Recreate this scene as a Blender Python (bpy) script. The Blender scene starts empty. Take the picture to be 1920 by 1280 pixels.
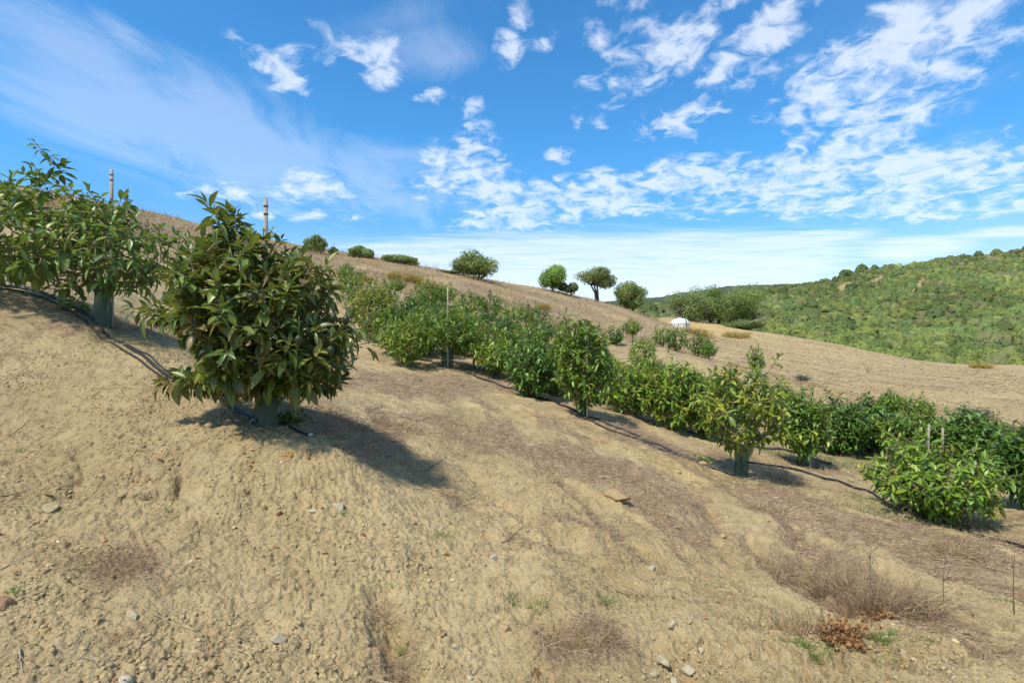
import bpy, math, random
import numpy as np
from mathutils import Vector

S = bpy.context.scene
COL = S.collection
R = math.radians
PI = math.pi
RNG = np.random.default_rng(11)
random.seed(5)

# ------------------------------------------------------------------ camera
F = 1000.0                       # focal length in pixels of the 1920 wide photograph
CX, CY = 960.0, 640.0
cam_d = bpy.data.cameras.new('camera')
cam_d.sensor_width = 36.0
cam_d.lens = 36.0 * F / 1920.0
cam_d.clip_start, cam_d.clip_end = 0.05, 20000
cam = bpy.data.objects.new('camera', cam_d)
COL.objects.link(cam)
cam.location = (0, 0, 0)
cam.rotation_euler = (R(90), 0, 0)
S.camera = cam

# ------------------------------------------------------------------ light
SUN_EL, SUN_AZ = R(57), R(-138)          # azimuth from +Y, clockwise
sun_d = bpy.data.lights.new('sun', 'SUN')
sun_d.energy = 2.85
sun_d.angle = R(3.5)
sun_d.color = (1.0, 0.93, 0.80)
sun = bpy.data.objects.new('sun', sun_d)
COL.objects.link(sun)
to_sun = Vector((math.sin(SUN_AZ) * math.cos(SUN_EL), math.cos(SUN_AZ) * math.cos(SUN_EL), math.sin(SUN_EL)))
sun.rotation_euler = to_sun.to_track_quat('Z', 'Y').to_euler()

S.view_settings.view_transform = 'Standard'
S.view_settings.look = 'None'
S.view_settings.exposure = 0.86
S.view_settings.gamma = 1.0
S.render.engine = 'CYCLES'
S.cycles.max_bounces = 6
S.cycles.transparent_max_bounces = 12
S.cycles.use_denoising = True

# ------------------------------------------------------------------ world: sky and clouds
W = bpy.data.worlds.new('World')
S.world = W
W.use_nodes = True
W.cycles.sampling_method = 'MANUAL'
W.cycles.sample_map_resolution = 512
wt = W.node_tree
wt.nodes.clear()


class NT:
    """small helper to write node trees"""
    def __init__(self, tree):
        self.t = tree

    def n(self, typ, ins=None, **props):
        nd = self.t.nodes.new(typ)
        for k, v in props.items():
            setattr(nd, k, v)
        for k, v in (ins or {}).items():
            self.put(nd.inputs[k], v)
        return nd

    def put(self, sock, v):
        if isinstance(v, bpy.types.NodeSocket):
            self.t.links.new(v, sock)
        else:
            sock.default_value = v

    def m(self, op, a, b=None, c=None, clamp=False):
        ins = {0: a}
        if b is not None:
            ins[1] = b
        if c is not None:
            ins[2] = c
        return self.n('ShaderNodeMath', ins, operation=op, use_clamp=clamp).outputs[0]

    def ramp(self, v, lo, hi, a=0.0, b=1.0, smooth=True):
        nd = self.n('ShaderNodeMapRange', {0: v, 1: lo, 2: hi, 3: a, 4: b},
                    interpolation_type='SMOOTHSTEP' if smooth else 'LINEAR', clamp=True)
        return nd.outputs[0]

    def mix(self, f, a, b, mode='MIX'):
        nd = self.n('ShaderNodeMix', data_type='RGBA', blend_type=mode, clamp_factor=True)
        self.put(nd.inputs[0], f)
        self.put(nd.inputs[6], a)
        self.put(nd.inputs[7], b)
        return nd.outputs[2]

    def noise(self, vec, scale, detail=4, rough=0.55, dist=0.0, dim='3D', out=0):
        nd = self.n('ShaderNodeTexNoise', {'Scale': scale, 'Detail': detail, 'Roughness': rough, 'Distortion': dist},
                    noise_dimensions=dim)
        if vec is not None:
            self.t.links.new(vec, nd.inputs['Vector'])
        return nd.outputs[out]


def build_world():
    k = NT(wt)
    out = k.n('ShaderNodeOutputWorld')
    bg = k.n('ShaderNodeBackground', {'Strength': 0.15})
    wt.links.new(bg.outputs[0], out.inputs[0])
    sky = k.n('ShaderNodeTexSky', sky_type='NISHITA', sun_disc=False, sun_elevation=SUN_EL, sun_rotation=SUN_AZ,
              altitude=150, air_density=1.0, dust_density=0.3, ozone_density=3.0)
    tc = k.n('ShaderNodeTexCoord').outputs['Generated']
    sep = k.n('ShaderNodeSeparateXYZ', {0: tc})
    x, y, z = sep.outputs[0], sep.outputs[1], sep.outputs[2]
    # the cloud layer: a flat sheet high above, seen along each direction
    zz = k.m('MAXIMUM', z, 0.035)
    px = k.m('DIVIDE', x, zz)
    py = k.m('DIVIDE', y, zz)
    sheet = k.n('ShaderNodeCombineXYZ', {0: px, 1: py, 2: 0.0}).outputs[0]
    # direction as bearing / height, to say over which part of the landscape each bank of cloud hangs
    yy = k.m('MAXIMUM', y, 0.08)
    bear = k.m('DIVIDE', x, yy)
    high = k.m('DIVIDE', z, yy)
    dirv = k.n('ShaderNodeCombineXYZ', {0: bear, 1: high, 2: 0.0}).outputs[0]

    def banks(rows):
        tot = None
        for (bx, by, sx, sy, rot, w) in rows:
            mp = k.n('ShaderNodeMapping', {'Vector': dirv,
                     'Location': ((bx - CX) / F, (CY - by) / F, 0), 'Rotation': (0, 0, R(rot)),
                     'Scale': (1.5 * sx / F, 1.5 * sy / F, 1)}, vector_type='TEXTURE')
            g = k.n('ShaderNodeTexGradient', {0: mp.outputs[0]}, gradient_type='SPHERICAL').outputs['Fac']
            tot = k.m('MULTIPLY', g, w) if tot is None else k.m('MULTIPLY_ADD', g, w, tot)
        return tot

    puffs = banks([
        (1175, 95, 85, 85, 0, 1.1), (1240, 90, 90, 50, 20, .9), (1430, 80, 150, 42, 46, 1.25), (1360, 170, 45, 40, 40, .6),
        (1530, 190, 75, 75, 0, 1.1), (1625, 115, 130, 55, 33, 1.0), (1740, 60, 130, 60, 30, .9), (1700, 190, 130, 60, 25, .9),
        (1600, 250, 100, 40, 15, .8), (1860, 60, 100, 70, 20, .7), (1640, 20, 60, 26, 30, .8),
        (1245, 232, 52, 24, 15, 1.0), (1315, 225, 40, 36, 45, .8), (1395, 318, 56, 24, 20, 1.0), (1425, 224, 24, 12, 0, .9),
        (1110, 368, 190, 40, 14, 1.15), (1000, 402, 150, 18, 6, 1.05), (1330, 372, 130, 32, 2, 1.1), (1480, 376, 120, 24, 0, 1.0),
        (1640, 345, 190, 48, 8, 1.15), (1820, 320, 190, 60, 10, 1.05), (1500, 308, 70, 38, 15, .8), (1780, 385, 160, 25, 5, .9),
        (1250, 345, 110, 30, 20, .8),
        (870, 305, 70, 48, 0, .95), (900, 350, 130, 26, 0, .95), (905, 240, 20, 30, 0, .6), (950, 405, 90, 14, 0, .8),
        (705, 105, 48, 42, -30, .95), (555, 118, 60, 28, 10, .95), (480, 105, 60, 20, -35, .7), (548, 160, 38, 20, 0, .9), (962, 60, 26, 70, -18, .95),
        (640, 80, 90, 18, -30, .65), (815, 182, 34, 16, 0, .9), (882, 198, 20, 32, 0, .95), (720, 150, 30, 18, 0, .7),
        (510, 357, 150, 24, 2, .95), (572, 332, 36, 20, 0, 1.0), (540, 405, 120, 12, 0, .7), (1052, 292, 28, 14, 0, .9),
        (1122, 234, 18, 18, 0, .9), (1078, 225, 14, 20, 0, .8), (1172, 3, 40, 18, 0, .9), (1370, 5, 50, 18, 20, .8), (1032, 72, 34, 18, 20, .8),
    ])
    sheetbank = banks([
        (1120, 496, 330, 60, 1, 1.35), (1400, 474, 270, 38, 2, 1.2), (1250, 520, 300, 26, 0, 1.0), (800, 490, 200, 40, 6, .95),
        (1130, 550, 300, 50, 0, 1.1), (700, 462, 150, 20, 0, .6), (1738, 465, 90, 19, 3, 1.3), (1895, 434, 90, 11, 3, 1.3), (1560, 440, 80, 9, 4, .9),
    ])
    veil = banks([
        (120, 170, 280, 120, -25, .75), (430, 230, 150, 90, -52, .75), (560, 280, 330, 90, -8, .6), (300, 240, 260, 60, -14, .6),
        (850, 105, 110, 45, 5, .8), (120, 60, 260, 60, -20, .4), (230, 60, 70, 16, -38, .6), (700, 370, 300, 80, 0, .5), (760, 30, 180, 60, 10, .4), (1700, 130, 260, 160, 30, .45), (1780, 330, 260, 70, 8, .45),
    ])
    warp = k.noise(sheet, 3.0, 3, .5, out=1)
    sheet2 = k.n('ShaderNodeVectorMath', {0: sheet, 1: k.n('ShaderNodeVectorMath', {0: warp, 3: 0.16}, operation='SCALE').outputs[0]}, operation='ADD').outputs[0]
    zd = k.m('ADD', k.m('MAXIMUM', z, 0.0), .28)
    puffy = k.n('ShaderNodeCombineXYZ', {0: k.m('DIVIDE', x, zd), 1: k.m('DIVIDE', y, zd), 2: 0.0}).outputs[0]
    puffy = k.n('ShaderNodeVectorMath', {0: puffy, 1: k.n('ShaderNodeVectorMath', {0: warp, 3: 0.10}, operation='SCALE').outputs[0]}, operation='ADD').outputs[0]
    n1 = k.noise(puffy, 17.0, 7, .58, 0.35)
    n2 = k.noise(puffy, 6.5, 4, .55)
    front = k.ramp(y, 0.0, 0.35)
    behind = k.m('MULTIPLY', k.m('SUBTRACT', 1.0, front), 0.55)
    cov = k.m('MULTIPLY_ADD', puffs, front, behind)
    cov = k.m('MINIMUM', cov, 0.78)
    body = k.m('MULTIPLY_ADD', k.m('SUBTRACT', n1, .5), 3.3, k.m('MULTIPLY_ADD', k.m('SUBTRACT', n2, .5), 2.1, cov))
    a1 = k.m('MULTIPLY', k.ramp(body, .16, 1.30), k.ramp(cov, 0.0, 0.25))
    a1 = k.m('MULTIPLY', a1, 0.66)
    st = k.n('ShaderNodeMapping', {'Vector': sheet2, 'Scale': (.35, 1.3, 1), 'Rotation': (0, 0, R(-8))}).outputs[0]
    n3 = k.noise(st, 3.2, 7, .62, .5)
    b2 = k.m('MULTIPLY_ADD', k.m('SUBTRACT', n3, .5), 1.9, k.m('MINIMUM', sheetbank, .9))
    a2 = k.m('MULTIPLY', k.ramp(b2, .0, 1.25), k.ramp(sheetbank, 0.02, .35))
    a2 = k.m('MULTIPLY', a2, .62)
    st2 = k.n('ShaderNodeMapping', {'Vector': sheet2, 'Scale': (1.2, .45, 1), 'Rotation': (0, 0, R(38))}).outputs[0]
    n4 = k.noise(st2, 2.2, 8, .64, .8)
    a3 = k.m('MULTIPLY', k.ramp(k.m('MULTIPLY_ADD', k.m('SUBTRACT', n4, .5), 2.6, veil), .1, 1.2), k.ramp(veil, 0.0, .4))
    a3 = k.m('MULTIPLY', a3, .24)
    alpha = k.m('MAXIMUM', a1, a2)
    alpha = k.m('MULTIPLY_ADD', k.m('SUBTRACT', 1.0, alpha), a3, alpha)
    alpha = k.m('MULTIPLY', alpha, k.ramp(z, 0.0, 0.03), clamp=True)
    # blue of the clear sky, then the clouds over it
    skyc = k.n('ShaderNodeHueSaturation', {'Hue': 0.5, 'Saturation': 1.14, 'Value': 0.755, 'Color': sky.outputs[0]}).outputs[0]
    tint = k.mix(k.ramp(z, .05, .36), (.60, .76, .92, 1), (.47, .93, 1.06, 1))
    skyc = k.mix(1.0, skyc, tint, 'MULTIPLY')
    soft = k.m('MULTIPLY', k.ramp(z, .22, .06), .5)
    skyc = k.mix(soft, skyc, (3.0, 3.6, 4.3, 1))
    grey = k.m('MULTIPLY_ADD', k.ramp(body, .9, 1.5), -0.08, 1.0)
    cl = k.n('ShaderNodeVectorMath', {0: (4.0, 4.2, 4.5), 3: grey}, operation='SCALE').outputs[0]
    wt.links.new(k.mix(alpha, skyc, cl), bg.inputs['Color'])


build_world()

# ------------------------------------------------------------------ numeric noise
def _hash(ix, iy, seed):
    h = (ix.astype(np.int64) * 374761393 + iy.astype(np.int64) * 668265263 + seed * 974634777) & 0xFFFFFFFF
    h = ((h ^ (h >> 13)) * 1274126177) & 0xFFFFFFFF
    h = h ^ (h >> 16)
    return h


def perlin(x, y, seed=0):
    x0, y0 = np.floor(x), np.floor(y)
    fx, fy = x - x0, y - y0
    ix, iy = x0.astype(np.int64), y0.astype(np.int64)
    u, v = fx * fx * fx * (fx * (fx * 6 - 15) + 10), fy * fy * fy * (fy * (fy * 6 - 15) + 10)

    def g(dx, dy):
        a = _hash(ix + dx, iy + dy, seed).astype(np.float64) * (2 * PI / 4294967296.0)
        return np.cos(a) * (fx - dx) + np.sin(a) * (fy - dy)
    a = g(0, 0) * (1 - u) + g(1, 0) * u
    b = g(0, 1) * (1 - u) + g(1, 1) * u
    return (a * (1 - v) + b * v) * 1.5


def fbm(x, y, octaves=4, seed=0, gain=0.5):
    s, a = 0, 1.0
    for i in range(octaves):
        s = s + a * perlin(x * 2 ** i + 13.7 * i, y * 2 ** i - 7.1 * i, seed + i)
        a *= gain
    return s


def cells(x, y, seed):
    """distance to the nearest of scattered points: a crumb pattern"""
    ix, iy = np.floor(x).astype(np.int64), np.floor(y).astype(np.int64)
    best = np.full(x.shape, 9.0)
    for dx in (-1, 0, 1):
        for dy in (-1, 0, 1):
            h = _hash(ix + dx, iy + dy, seed)
            px, py = ix + dx + (h & 1023) / 1023.0, iy + dy + ((h >> 12) & 1023) / 1023.0
            best = np.minimum(best, (x - px) ** 2 + (y - py) ** 2)
    return np.minimum(np.sqrt(best), 1.0)


def sstep(a, b, x):
    t = np.clip((x - a) / (b - a), 0, 1)
    return t * t * (3 - 2 * t)


# ------------------------------------------------------------------ terrain
CTRL = [  # pixel, pixel, depth of points on the ground
    (0, 1280, 2.2), (480, 1280, 2.4), (960, 1280, 2.5), (1440, 1280, 2.6), (1920, 1280, 2.73),
    (0, 1000, 3.1), (250, 1000, 3.2), (500, 1000, 3.4), (960, 970, 4.4), (0, 760, 4.6), (250, 780, 4.5), (0, 545, 6.5), (195, 612, 6.3), (300, 690, 5.4),
    (500, 800, 4.4), (580, 820, 4.3), (620, 850, 4.2), (-300, 900, 3.4), (-300, 480, 7.0), (2300, 1250, 2.9), (2300, 960, 6.0),
    (800, 900, 5.0), (700, 765, 7.0), (330, 625, 9.0), (480, 690, 8.0), (960, 865, 6.0), (700, 655, 14.5), (960, 735, 11.0),
    (838, 690, 13.0), (1098, 782, 9.0), (1385, 893, 7.4), (1790, 985, 6.3), (1250, 845, 8.0), (1590, 935, 6.8),
    (1385, 1080, 4.3), (1650, 1130, 3.9), (1700, 1050, 4.9), (1900, 1130, 4.1), (1200, 1000, 4.6), (1200, 900, 6.3), (1500, 990, 5.5),
    (1210, 780, 11.0), (1580, 838, 12.0), (1675, 785, 17.0), (1840, 858, 10.0), (1925, 930, 8.0), (2300, 840, 10.0),
    (1700, 700, 42.0), (1770, 686, 60.0), (1920, 692, 58.0), (1920, 790, 20.0), (1490, 633, 66.0), (1600, 652, 63.0), (1350, 640, 50.0),
    (1500, 720, 22.0), (1400, 690, 21.0), (2300, 700, 55.0), (2300, 760, 22.0),
    (1275, 620, 66.0), (1330, 606, 75.0), (1400, 618, 78.0), (1178, 582, 58.0), (1125, 566, 55.0), (1038, 549, 52.0), (960, 540, 50.0), (895, 525, 48.0),
    (800, 508, 46.5), (700, 490, 45.0), (540, 465, 42.0), (400, 430, 38.0), (280, 402, 35.0), (100, 362, 32.0), (0, 345, 30.0), (-300, 300, 26.0),
    (900, 572, 31.0), (1100, 604, 37.0), (760, 552, 26.0), (640, 520, 29.0), (1250, 650, 34.0), (1000, 640, 20.0), (720, 618, 17.0),
    (450, 480, 26.0), (250, 480, 16.0), (0, 440, 11.0), (300, 560, 12.0), (-300, 420, 10.0), (860, 620, 19.0), (1180, 640, 24.0), (1310, 672, 24.0),
]
KL = 0.9


def _feat(x, y):
    r = np.maximum(np.hypot(x, y), 1e-4)
    az = np.clip(np.arctan2(x, y), -1.0, 1.0)
    return az, np.log(np.maximum(r, 2.0)) * KL, r


_P = np.array([((a - CX) / F * d, d, (CY - b) / F * d) for a, b, d in CTRL] +
              [(0, 1.5, -1.62), (-1, 1.4, -1.55), (1, 1.4, -1.7)])
_az, _lr, _r = _feat(_P[:, 0], _P[:, 1])
_e = _P[:, 2] / np.maximum(_r, 2.0)


def _phi(d2):
    return 0.5 * d2 * np.log(d2 + 1e-12)


_N = len(_P)
_K = _phi((_az[:, None] - _az[None]) ** 2 + (_lr[:, None] - _lr[None]) ** 2) + 2e-4 * np.eye(_N)
_Q = np.stack([np.ones(_N), _az, _lr], 1)
_A = np.block([[_K, _Q], [_Q.T, np.zeros((3, 3))]])
_sol = np.linalg.solve(_A, np.concatenate([_e, np.zeros(3)]))
EDGE_AZ = np.arctan((np.array([-900, 0, 400, 700, 895, 1038, 1125, 1200, 1260, 1330, 1400, 1490, 1600, 1770, 1920, 2300]) - CX) / F)
EDGE_R = np.array([40, 40, 46, 52, 52, 55, 58, 66, 82, 88, 88, 78, 76, 78, 84, 90.0])


def base_h(x, y):
    """smooth lie of the land"""
    x, y = np.atleast_1d(np.asarray(x, float)), np.atleast_1d(np.asarray(y, float))
    az, lr, r = _feat(x, y)
    out = np.empty_like(r)
    for i in range(0, len(r), 40000):
        s = slice(i, i + 40000)
        d2 = (az[s, None] - _az[None]) ** 2 + (np.minimum(lr[s, None], math.log(95) * KL) - _lr[None]) ** 2
        out[s] = _phi(d2) @ _sol[:_N] + _sol[_N] + _sol[_N + 1] * az[s] + _sol[_N + 2] * np.minimum(lr[s], math.log(95) * KL)
    h = out * np.clip(r, 2.0, 95.0)
    k = sstep(0.4, 1.8, r)
    h = h * k + (-1.62) * (1 - k)
    back = sstep(1.25, 2.4, np.abs(np.arctan2(x, y)))
    h = h * (1 - back) + (-1.7 - 0.03 * r) * back
    re = np.interp(az, EDGE_AZ, EDGE_R)
    d = np.maximum(r - re, 0)
    h = h - np.where(d < 12, 0.012 * d * d, 0.288 * (d - 12) + 1.728)
    return np.maximum(h, -34.0)


def hit(px, py):
    """point of the ground seen along a direction of the photograph"""
    Y = np.geomspace(1.6, 95, 900)
    X = (px - CX) / F * Y
    d = base_h(X, Y) - (CY - py) / F * Y
    i = np.argmax(d > 0)
    if d[i] <= 0:
        i = len(Y) - 1
    if i > 0 and d[i] > d[i - 1]:
        t = -d[i - 1] / (d[i] - d[i - 1])
        t = min(max(t, 0), 1)
        yy = Y[i - 1] + t * (Y[i] - Y[i - 1])
    else:
        yy = Y[i]
    return ((px - CX) / F * yy, yy)


def hits(pts):
    return np.array([hit(*p) for p in pts])


def seg_dist(x, y, poly):
    """distance to a polyline and the fraction along it"""
    best = np.full(x.shape, 1e9)
    frac = np.zeros(x.shape)
    n = len(poly) - 1
    for i in range(n):
        a, b = poly[i], poly[i + 1]
        ab = b - a
        t = np.clip(((x - a[0]) * ab[0] + (y - a[1]) * ab[1]) / (ab @ ab + 1e-9), 0, 1)
        d = np.hypot(x - a[0] - t * ab[0], y - a[1] - t * ab[1])
        m = d < best
        best = np.where(m, d, best)
        frac = np.where(m, (i + t) / n, frac)
    return best, frac


GULLY = [  # washed channels in the bank: polyline of ground points, half width, depth
    ([(860, 860), (930, 925), (1020, 985), (1100, 1030), (1190, 1100)], .10, .055),
    ([(1040, 880), (1120, 960), (1200, 1030), (1290, 1080)], .12, .05),
    ([(1340, 960), (1420, 1010), (1480, 1075), (1560, 1120), (1620, 1160)], .16, .10),
    ([(1490, 960), (1520, 1030), (1560, 1090), (1600, 1150)], .14, .11),
    ([(1560, 990), (1660, 1060), (1740, 1110)], .13, .07),
    ([(1640, 990), (1730, 1050), (1820, 1100)], .14, .05),
    ([(1280, 880), (1320, 940), (1350, 1000), (1400, 1060)], .16, .06),
    ([(345, 850), (335, 890), (315, 930)], .10, .075), ([(140, 830), (160, 880), (120, 930)], .10, .05),
    ([(700, 1080), (735, 1150), (750, 1220), (800, 1270)], .07, .07),
    ([(960, 1110), (1030, 1160), (1090, 1220)], .12, .05),
    ([(1640, 1150), (1500, 1150), (1420, 1180)], .16, .06),
]
GULLY = [(hits(p), w, d) for p, w, d in GULLY]
RUTS = [hits(p) for p in ([(1330, 1262), (1500, 1240), (1700, 1222), (1920, 1205)], [(1250, 1215), (1420, 1200), (1600, 1215), (1800, 1200), (1930, 1170)])]


FALL_A, FALL_B = hits([(1150, 880), (1500, 1130)])


def detail_h(x, y):
    r = np.hypot(x, y)
    near = 1 - sstep(14, 40, r)
    vn = 1 - sstep(5, 11, r)
    rough = 0.55 + 0.45 * np.clip(fbm(x * .7, y * .7, 3, 91) + .5, 0, 1)
    left = sstep(1.0, -1.0, x - 0.2 * y) * (1 - sstep(4, 8, r))
    d = 0.050 * fbm(x * 1.3, y * 1.3, 4, 3) * near
    d = d + 0.13 * fbm(x * .22, y * .22, 3, 5) * sstep(8, 25, r)
    clod = np.abs(fbm(x * 7, y * 7, 3, 21))
    d = d + (0.008 + .004 * left) * (clod - .3) * rough * vn
    if vn.max() > 0:
        mm = vn > 0
        wx, wy = x[mm] + .035 * fbm(x[mm] * 9, y[mm] * 9, 2, 51), y[mm] + .035 * fbm(x[mm] * 9 + 40, y[mm] * 9, 2, 52)
        w1 = .5 + .5 * np.clip(fbm(x[mm] * 1.1, y[mm] * 1.1, 3, 57) * 1.6, -.8, 1)
        dome = lambda f, R_: np.sqrt(np.clip(R_ * R_ - f * f, 0, None))
        w2 = .35 + .65 * np.clip(fbm(x[mm] * 2.3 + 5, y[mm] * 2.3, 3, 58) * 1.5 + .4, 0, 1)
        cell = w1 * .020 * dome(cells(wx * 9, wy * 9, 71), .55) + w2 * (.021 * dome(cells(wx * 19, wy * 19, 72), .6) + .016 * dome(cells(wx * 42, wy * 42, 73), .6)) - .02
        d[mm] = d[mm] + cell * vn[mm]
    cr = 1 - np.abs(perlin(x * 11 + 2 * perlin(x * 3, y * 3, 8), y * 11, 31))
    d = d - 0.018 * np.clip(cr - .82, 0, 1) / .18 * rough * vn
    d = d + 0.012 * fbm(x * 26, y * 26, 2, 41) * rough * (1 - sstep(3.5, 7, r))
    m = r < 14
    if m.any():
        xm, ym = x[m], y[m]
        wob = .06 * fbm(xm * 4, ym * 4, 3, 61)
        add = np.zeros(xm.shape)
        for poly, w, dep in GULLY:
            q, t = seg_dist(xm, ym, poly)
            q = q + wob
            fall = np.sin(np.clip(t, 0, 1) * PI) ** .6
            add -= 1.6 * dep * np.exp(-(np.maximum(q, 0) / w) ** 2) * fall * (.6 + .8 * np.clip(fbm(xm * 5, ym * 5, 2, 77) + .5, 0, 1))
        dv = FALL_B - FALL_A
        dv = dv / np.hypot(*dv)
        uu = (xm - FALL_A[0]) * dv[0] + (ym - FALL_A[1]) * dv[1]
        vv = -(xm - FALL_A[0]) * dv[1] + (ym - FALL_A[1]) * dv[0]
        vv = vv + .22 * fbm(xm * 1.1, ym * 1.1, 3, 62)
        rib = np.abs(perlin(vv * 1.5, uu * .33, 63)) + .5 * np.abs(perlin(vv * 3.4, uu * .7, 64))
        bank = sstep(-.3, .5, uu) * sstep(3.6, 2.6, uu) * sstep(-1.4, -.5, xm - 1.0)
        add += .16 * (np.minimum(rib, .45) - .3) * bank
        for poly in RUTS:
            q, t = seg_dist(xm, ym, poly)
            L = t * 2.6
            lug = np.sin(L * 40 + np.sign(perlin(xm * 3, ym * 3, 5)) * q * 18)
            add += np.exp(-(q / .16) ** 2) * (-.045 + .03 * np.clip(lug * 1.6, -1, 1))
        d[m] = d[m] + add
    return d


def H(x, y):
    x, y = np.atleast_1d(np.asarray(x, float)), np.atleast_1d(np.asarray(y, float))
    return base_h(x, y) + detail_h(x, y)


def h1(x, y):
    return float(H(x, y)[0])


def gpt(px, py, dz=0.0):
    x, y = hit(px, py)
    return (x, y, h1(x, y) + dz)


# ------------------------------------------------------------------ mesh and object helpers
def mesh_np(name, v, quads=None, tris=None, col=None, smooth=False):
    me = bpy.data.meshes.new(name)
    v = np.asarray(v, np.float32)
    q = np.zeros((0, 4), np.int32) if quads is None else np.asarray(quads, np.int32)
    t = np.zeros((0, 3), np.int32) if tris is None else np.asarray(tris, np.int32)
    me.vertices.add(len(v))
    me.vertices.foreach_set('co', v.ravel())
    nl = q.size + t.size
    me.loops.add(nl)
    me.loops.foreach_set('vertex_index', np.concatenate([q.ravel(), t.ravel()]))
    me.polygons.add(len(q) + len(t))
    st = np.concatenate([np.arange(len(q)) * 4, q.size + np.arange(len(t)) * 3]).astype(np.int32)
    me.polygons.foreach_set('loop_start', st)
    me.update(calc_edges=True)
    if smooth:
        me.polygons.foreach_set('use_smooth', np.ones(len(q) + len(t), bool))
    if col is not None:
        c = np.ones((len(v), 4), np.float32)
        c[:, :3] = col
        at = me.color_attributes.new('Col', 'FLOAT_COLOR', 'POINT')
        at.data.foreach_set('color', c.ravel())
    me.validate()
    return me


def tag(o, label=None, cat=None, group=None, kind=None):
    for k, v in (('label', label), ('category', cat), ('group', group), ('kind', kind)):
        if v:
            o[k] = v
    return o


def obj(name, me, mat=None, parent=None, loc=None, rotz=None):
    o = bpy.data.objects.new(name, me)
    COL.objects.link(o)
    if mat is not None and me is not None and not me.materials:
        me.materials.append(mat)
    if parent is not None:
        o.parent = parent
    if loc is not None:
        o.location = loc
    if rotz is not None:
        o.rotation_euler = (0, 0, rotz)
    return o


def thing(name, label, cat, loc=(0, 0, 0), rotz=0.0, group=None):
    o = bpy.data.objects.new(name, None)
    o.empty_display_size = .1
    COL.objects.link(o)
    o.location = loc
    o.rotation_euler = (0, 0, rotz)
    return tag(o, label, cat, group)


class Geo:
    """collects vertices, quads, triangles and colours into one mesh"""
    def __init__(self):
        self.v, self.q, self.t, self.c, self.n = [], [], [], [], 0

    def add(self, v, q=None, t=None, c=(1, 1, 1)):
        v = np.asarray(v, float).reshape(-1, 3)
        self.v.append(v)
        if q is not None and len(q):
            self.q.append(np.asarray(q, int).reshape(-1, 4) + self.n)
        if t is not None and len(t):
            self.t.append(np.asarray(t, int).reshape(-1, 3) + self.n)
        c = np.asarray(c, float)
        self.c.append(np.broadcast_to(c, (len(v), 3)) if c.ndim < 2 else c)
        self.n += len(v)

    def mesh(self, name, smooth=False):
        cat = lambda L, k: np.concatenate(L) if L else np.zeros((0, k), int)
        return mesh_np(name, np.concatenate(self.v), cat(self.q, 4), cat(self.t, 3), np.concatenate(self.c), smooth)


def tube(g, pts, rad, sides=6, c=(1, 1, 1), cap=True):
    pts = np.asarray(pts, float)
    n = len(pts)
    rad = np.broadcast_to(np.asarray(rad, float), (n,))
    tan = np.gradient(pts, axis=0)
    tan /= np.linalg.norm(tan, axis=1, keepdims=True) + 1e-9
    ref = np.array([0, 0, 1.0]) if abs(tan[0, 2]) < .9 else np.array([1.0, 0, 0])
    V = []
    u = np.cross(ref, tan[0])
    for i in range(n):
        u = u - tan[i] * (u @ tan[i])
        u /= np.linalg.norm(u) + 1e-9
        w = np.cross(tan[i], u)
        a = np.arange(sides) * 2 * PI / sides
        V.append(pts[i] + rad[i] * (np.cos(a)[:, None] * u + np.sin(a)[:, None] * w))
    V = np.concatenate(V)
    q = []
    for i in range(n - 1):
        for k in range(sides):
            k2 = (k + 1) % sides
            q.append((i * sides + k, i * sides + k2, (i + 1) * sides + k2, (i + 1) * sides + k))
    t = []
    if cap:
        V = np.concatenate([V, pts[:1], pts[-1:]])
        a, b = n * sides, n * sides + 1
        for k in range(sides):
            k2 = (k + 1) % sides
            t.append((a, k2, k))
            t.append((b, (n - 1) * sides + k, (n - 1) * sides + k2))
    g.add(V, q, t, c)


# ------------------------------------------------------------------ materials
def mat_new(name):
    m = bpy.data.materials.new(name)
    m.use_nodes = True
    m.node_tree.nodes.clear()
    return m, NT(m.node_tree)


def mat_leaf(name, rough=.42, trans=.35, spec=.4, sat=1.0):
    m, k = mat_new(name)
    out = k.n('ShaderNodeOutputMaterial')
    at = k.n('ShaderNodeAttribute', attribute_name='Col').outputs['Color']
    back = k.n('ShaderNodeNewGeometry').outputs['Backfacing']
    col = k.mix(k.m('MULTIPLY', back, .45), at, (.16, .19, .09, 1))
    p = k.n('ShaderNodeBsdfPrincipled', {'Base Color': col, 'Roughness': rough, 'Specular IOR Level': spec})
    tcol = k.n('ShaderNodeVectorMath', {0: at, 1: (2.1, 1.8, .7)}, operation='MULTIPLY').outputs[0]
    tr = k.n('ShaderNodeBsdfTranslucent', {'Color': tcol})
    mx = k.n('ShaderNodeMixShader', {0: trans, 1: p.outputs[0], 2: tr.outputs[0]})
    k.t.links.new(mx.outputs[0], out.inputs[0])
    return m


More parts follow.
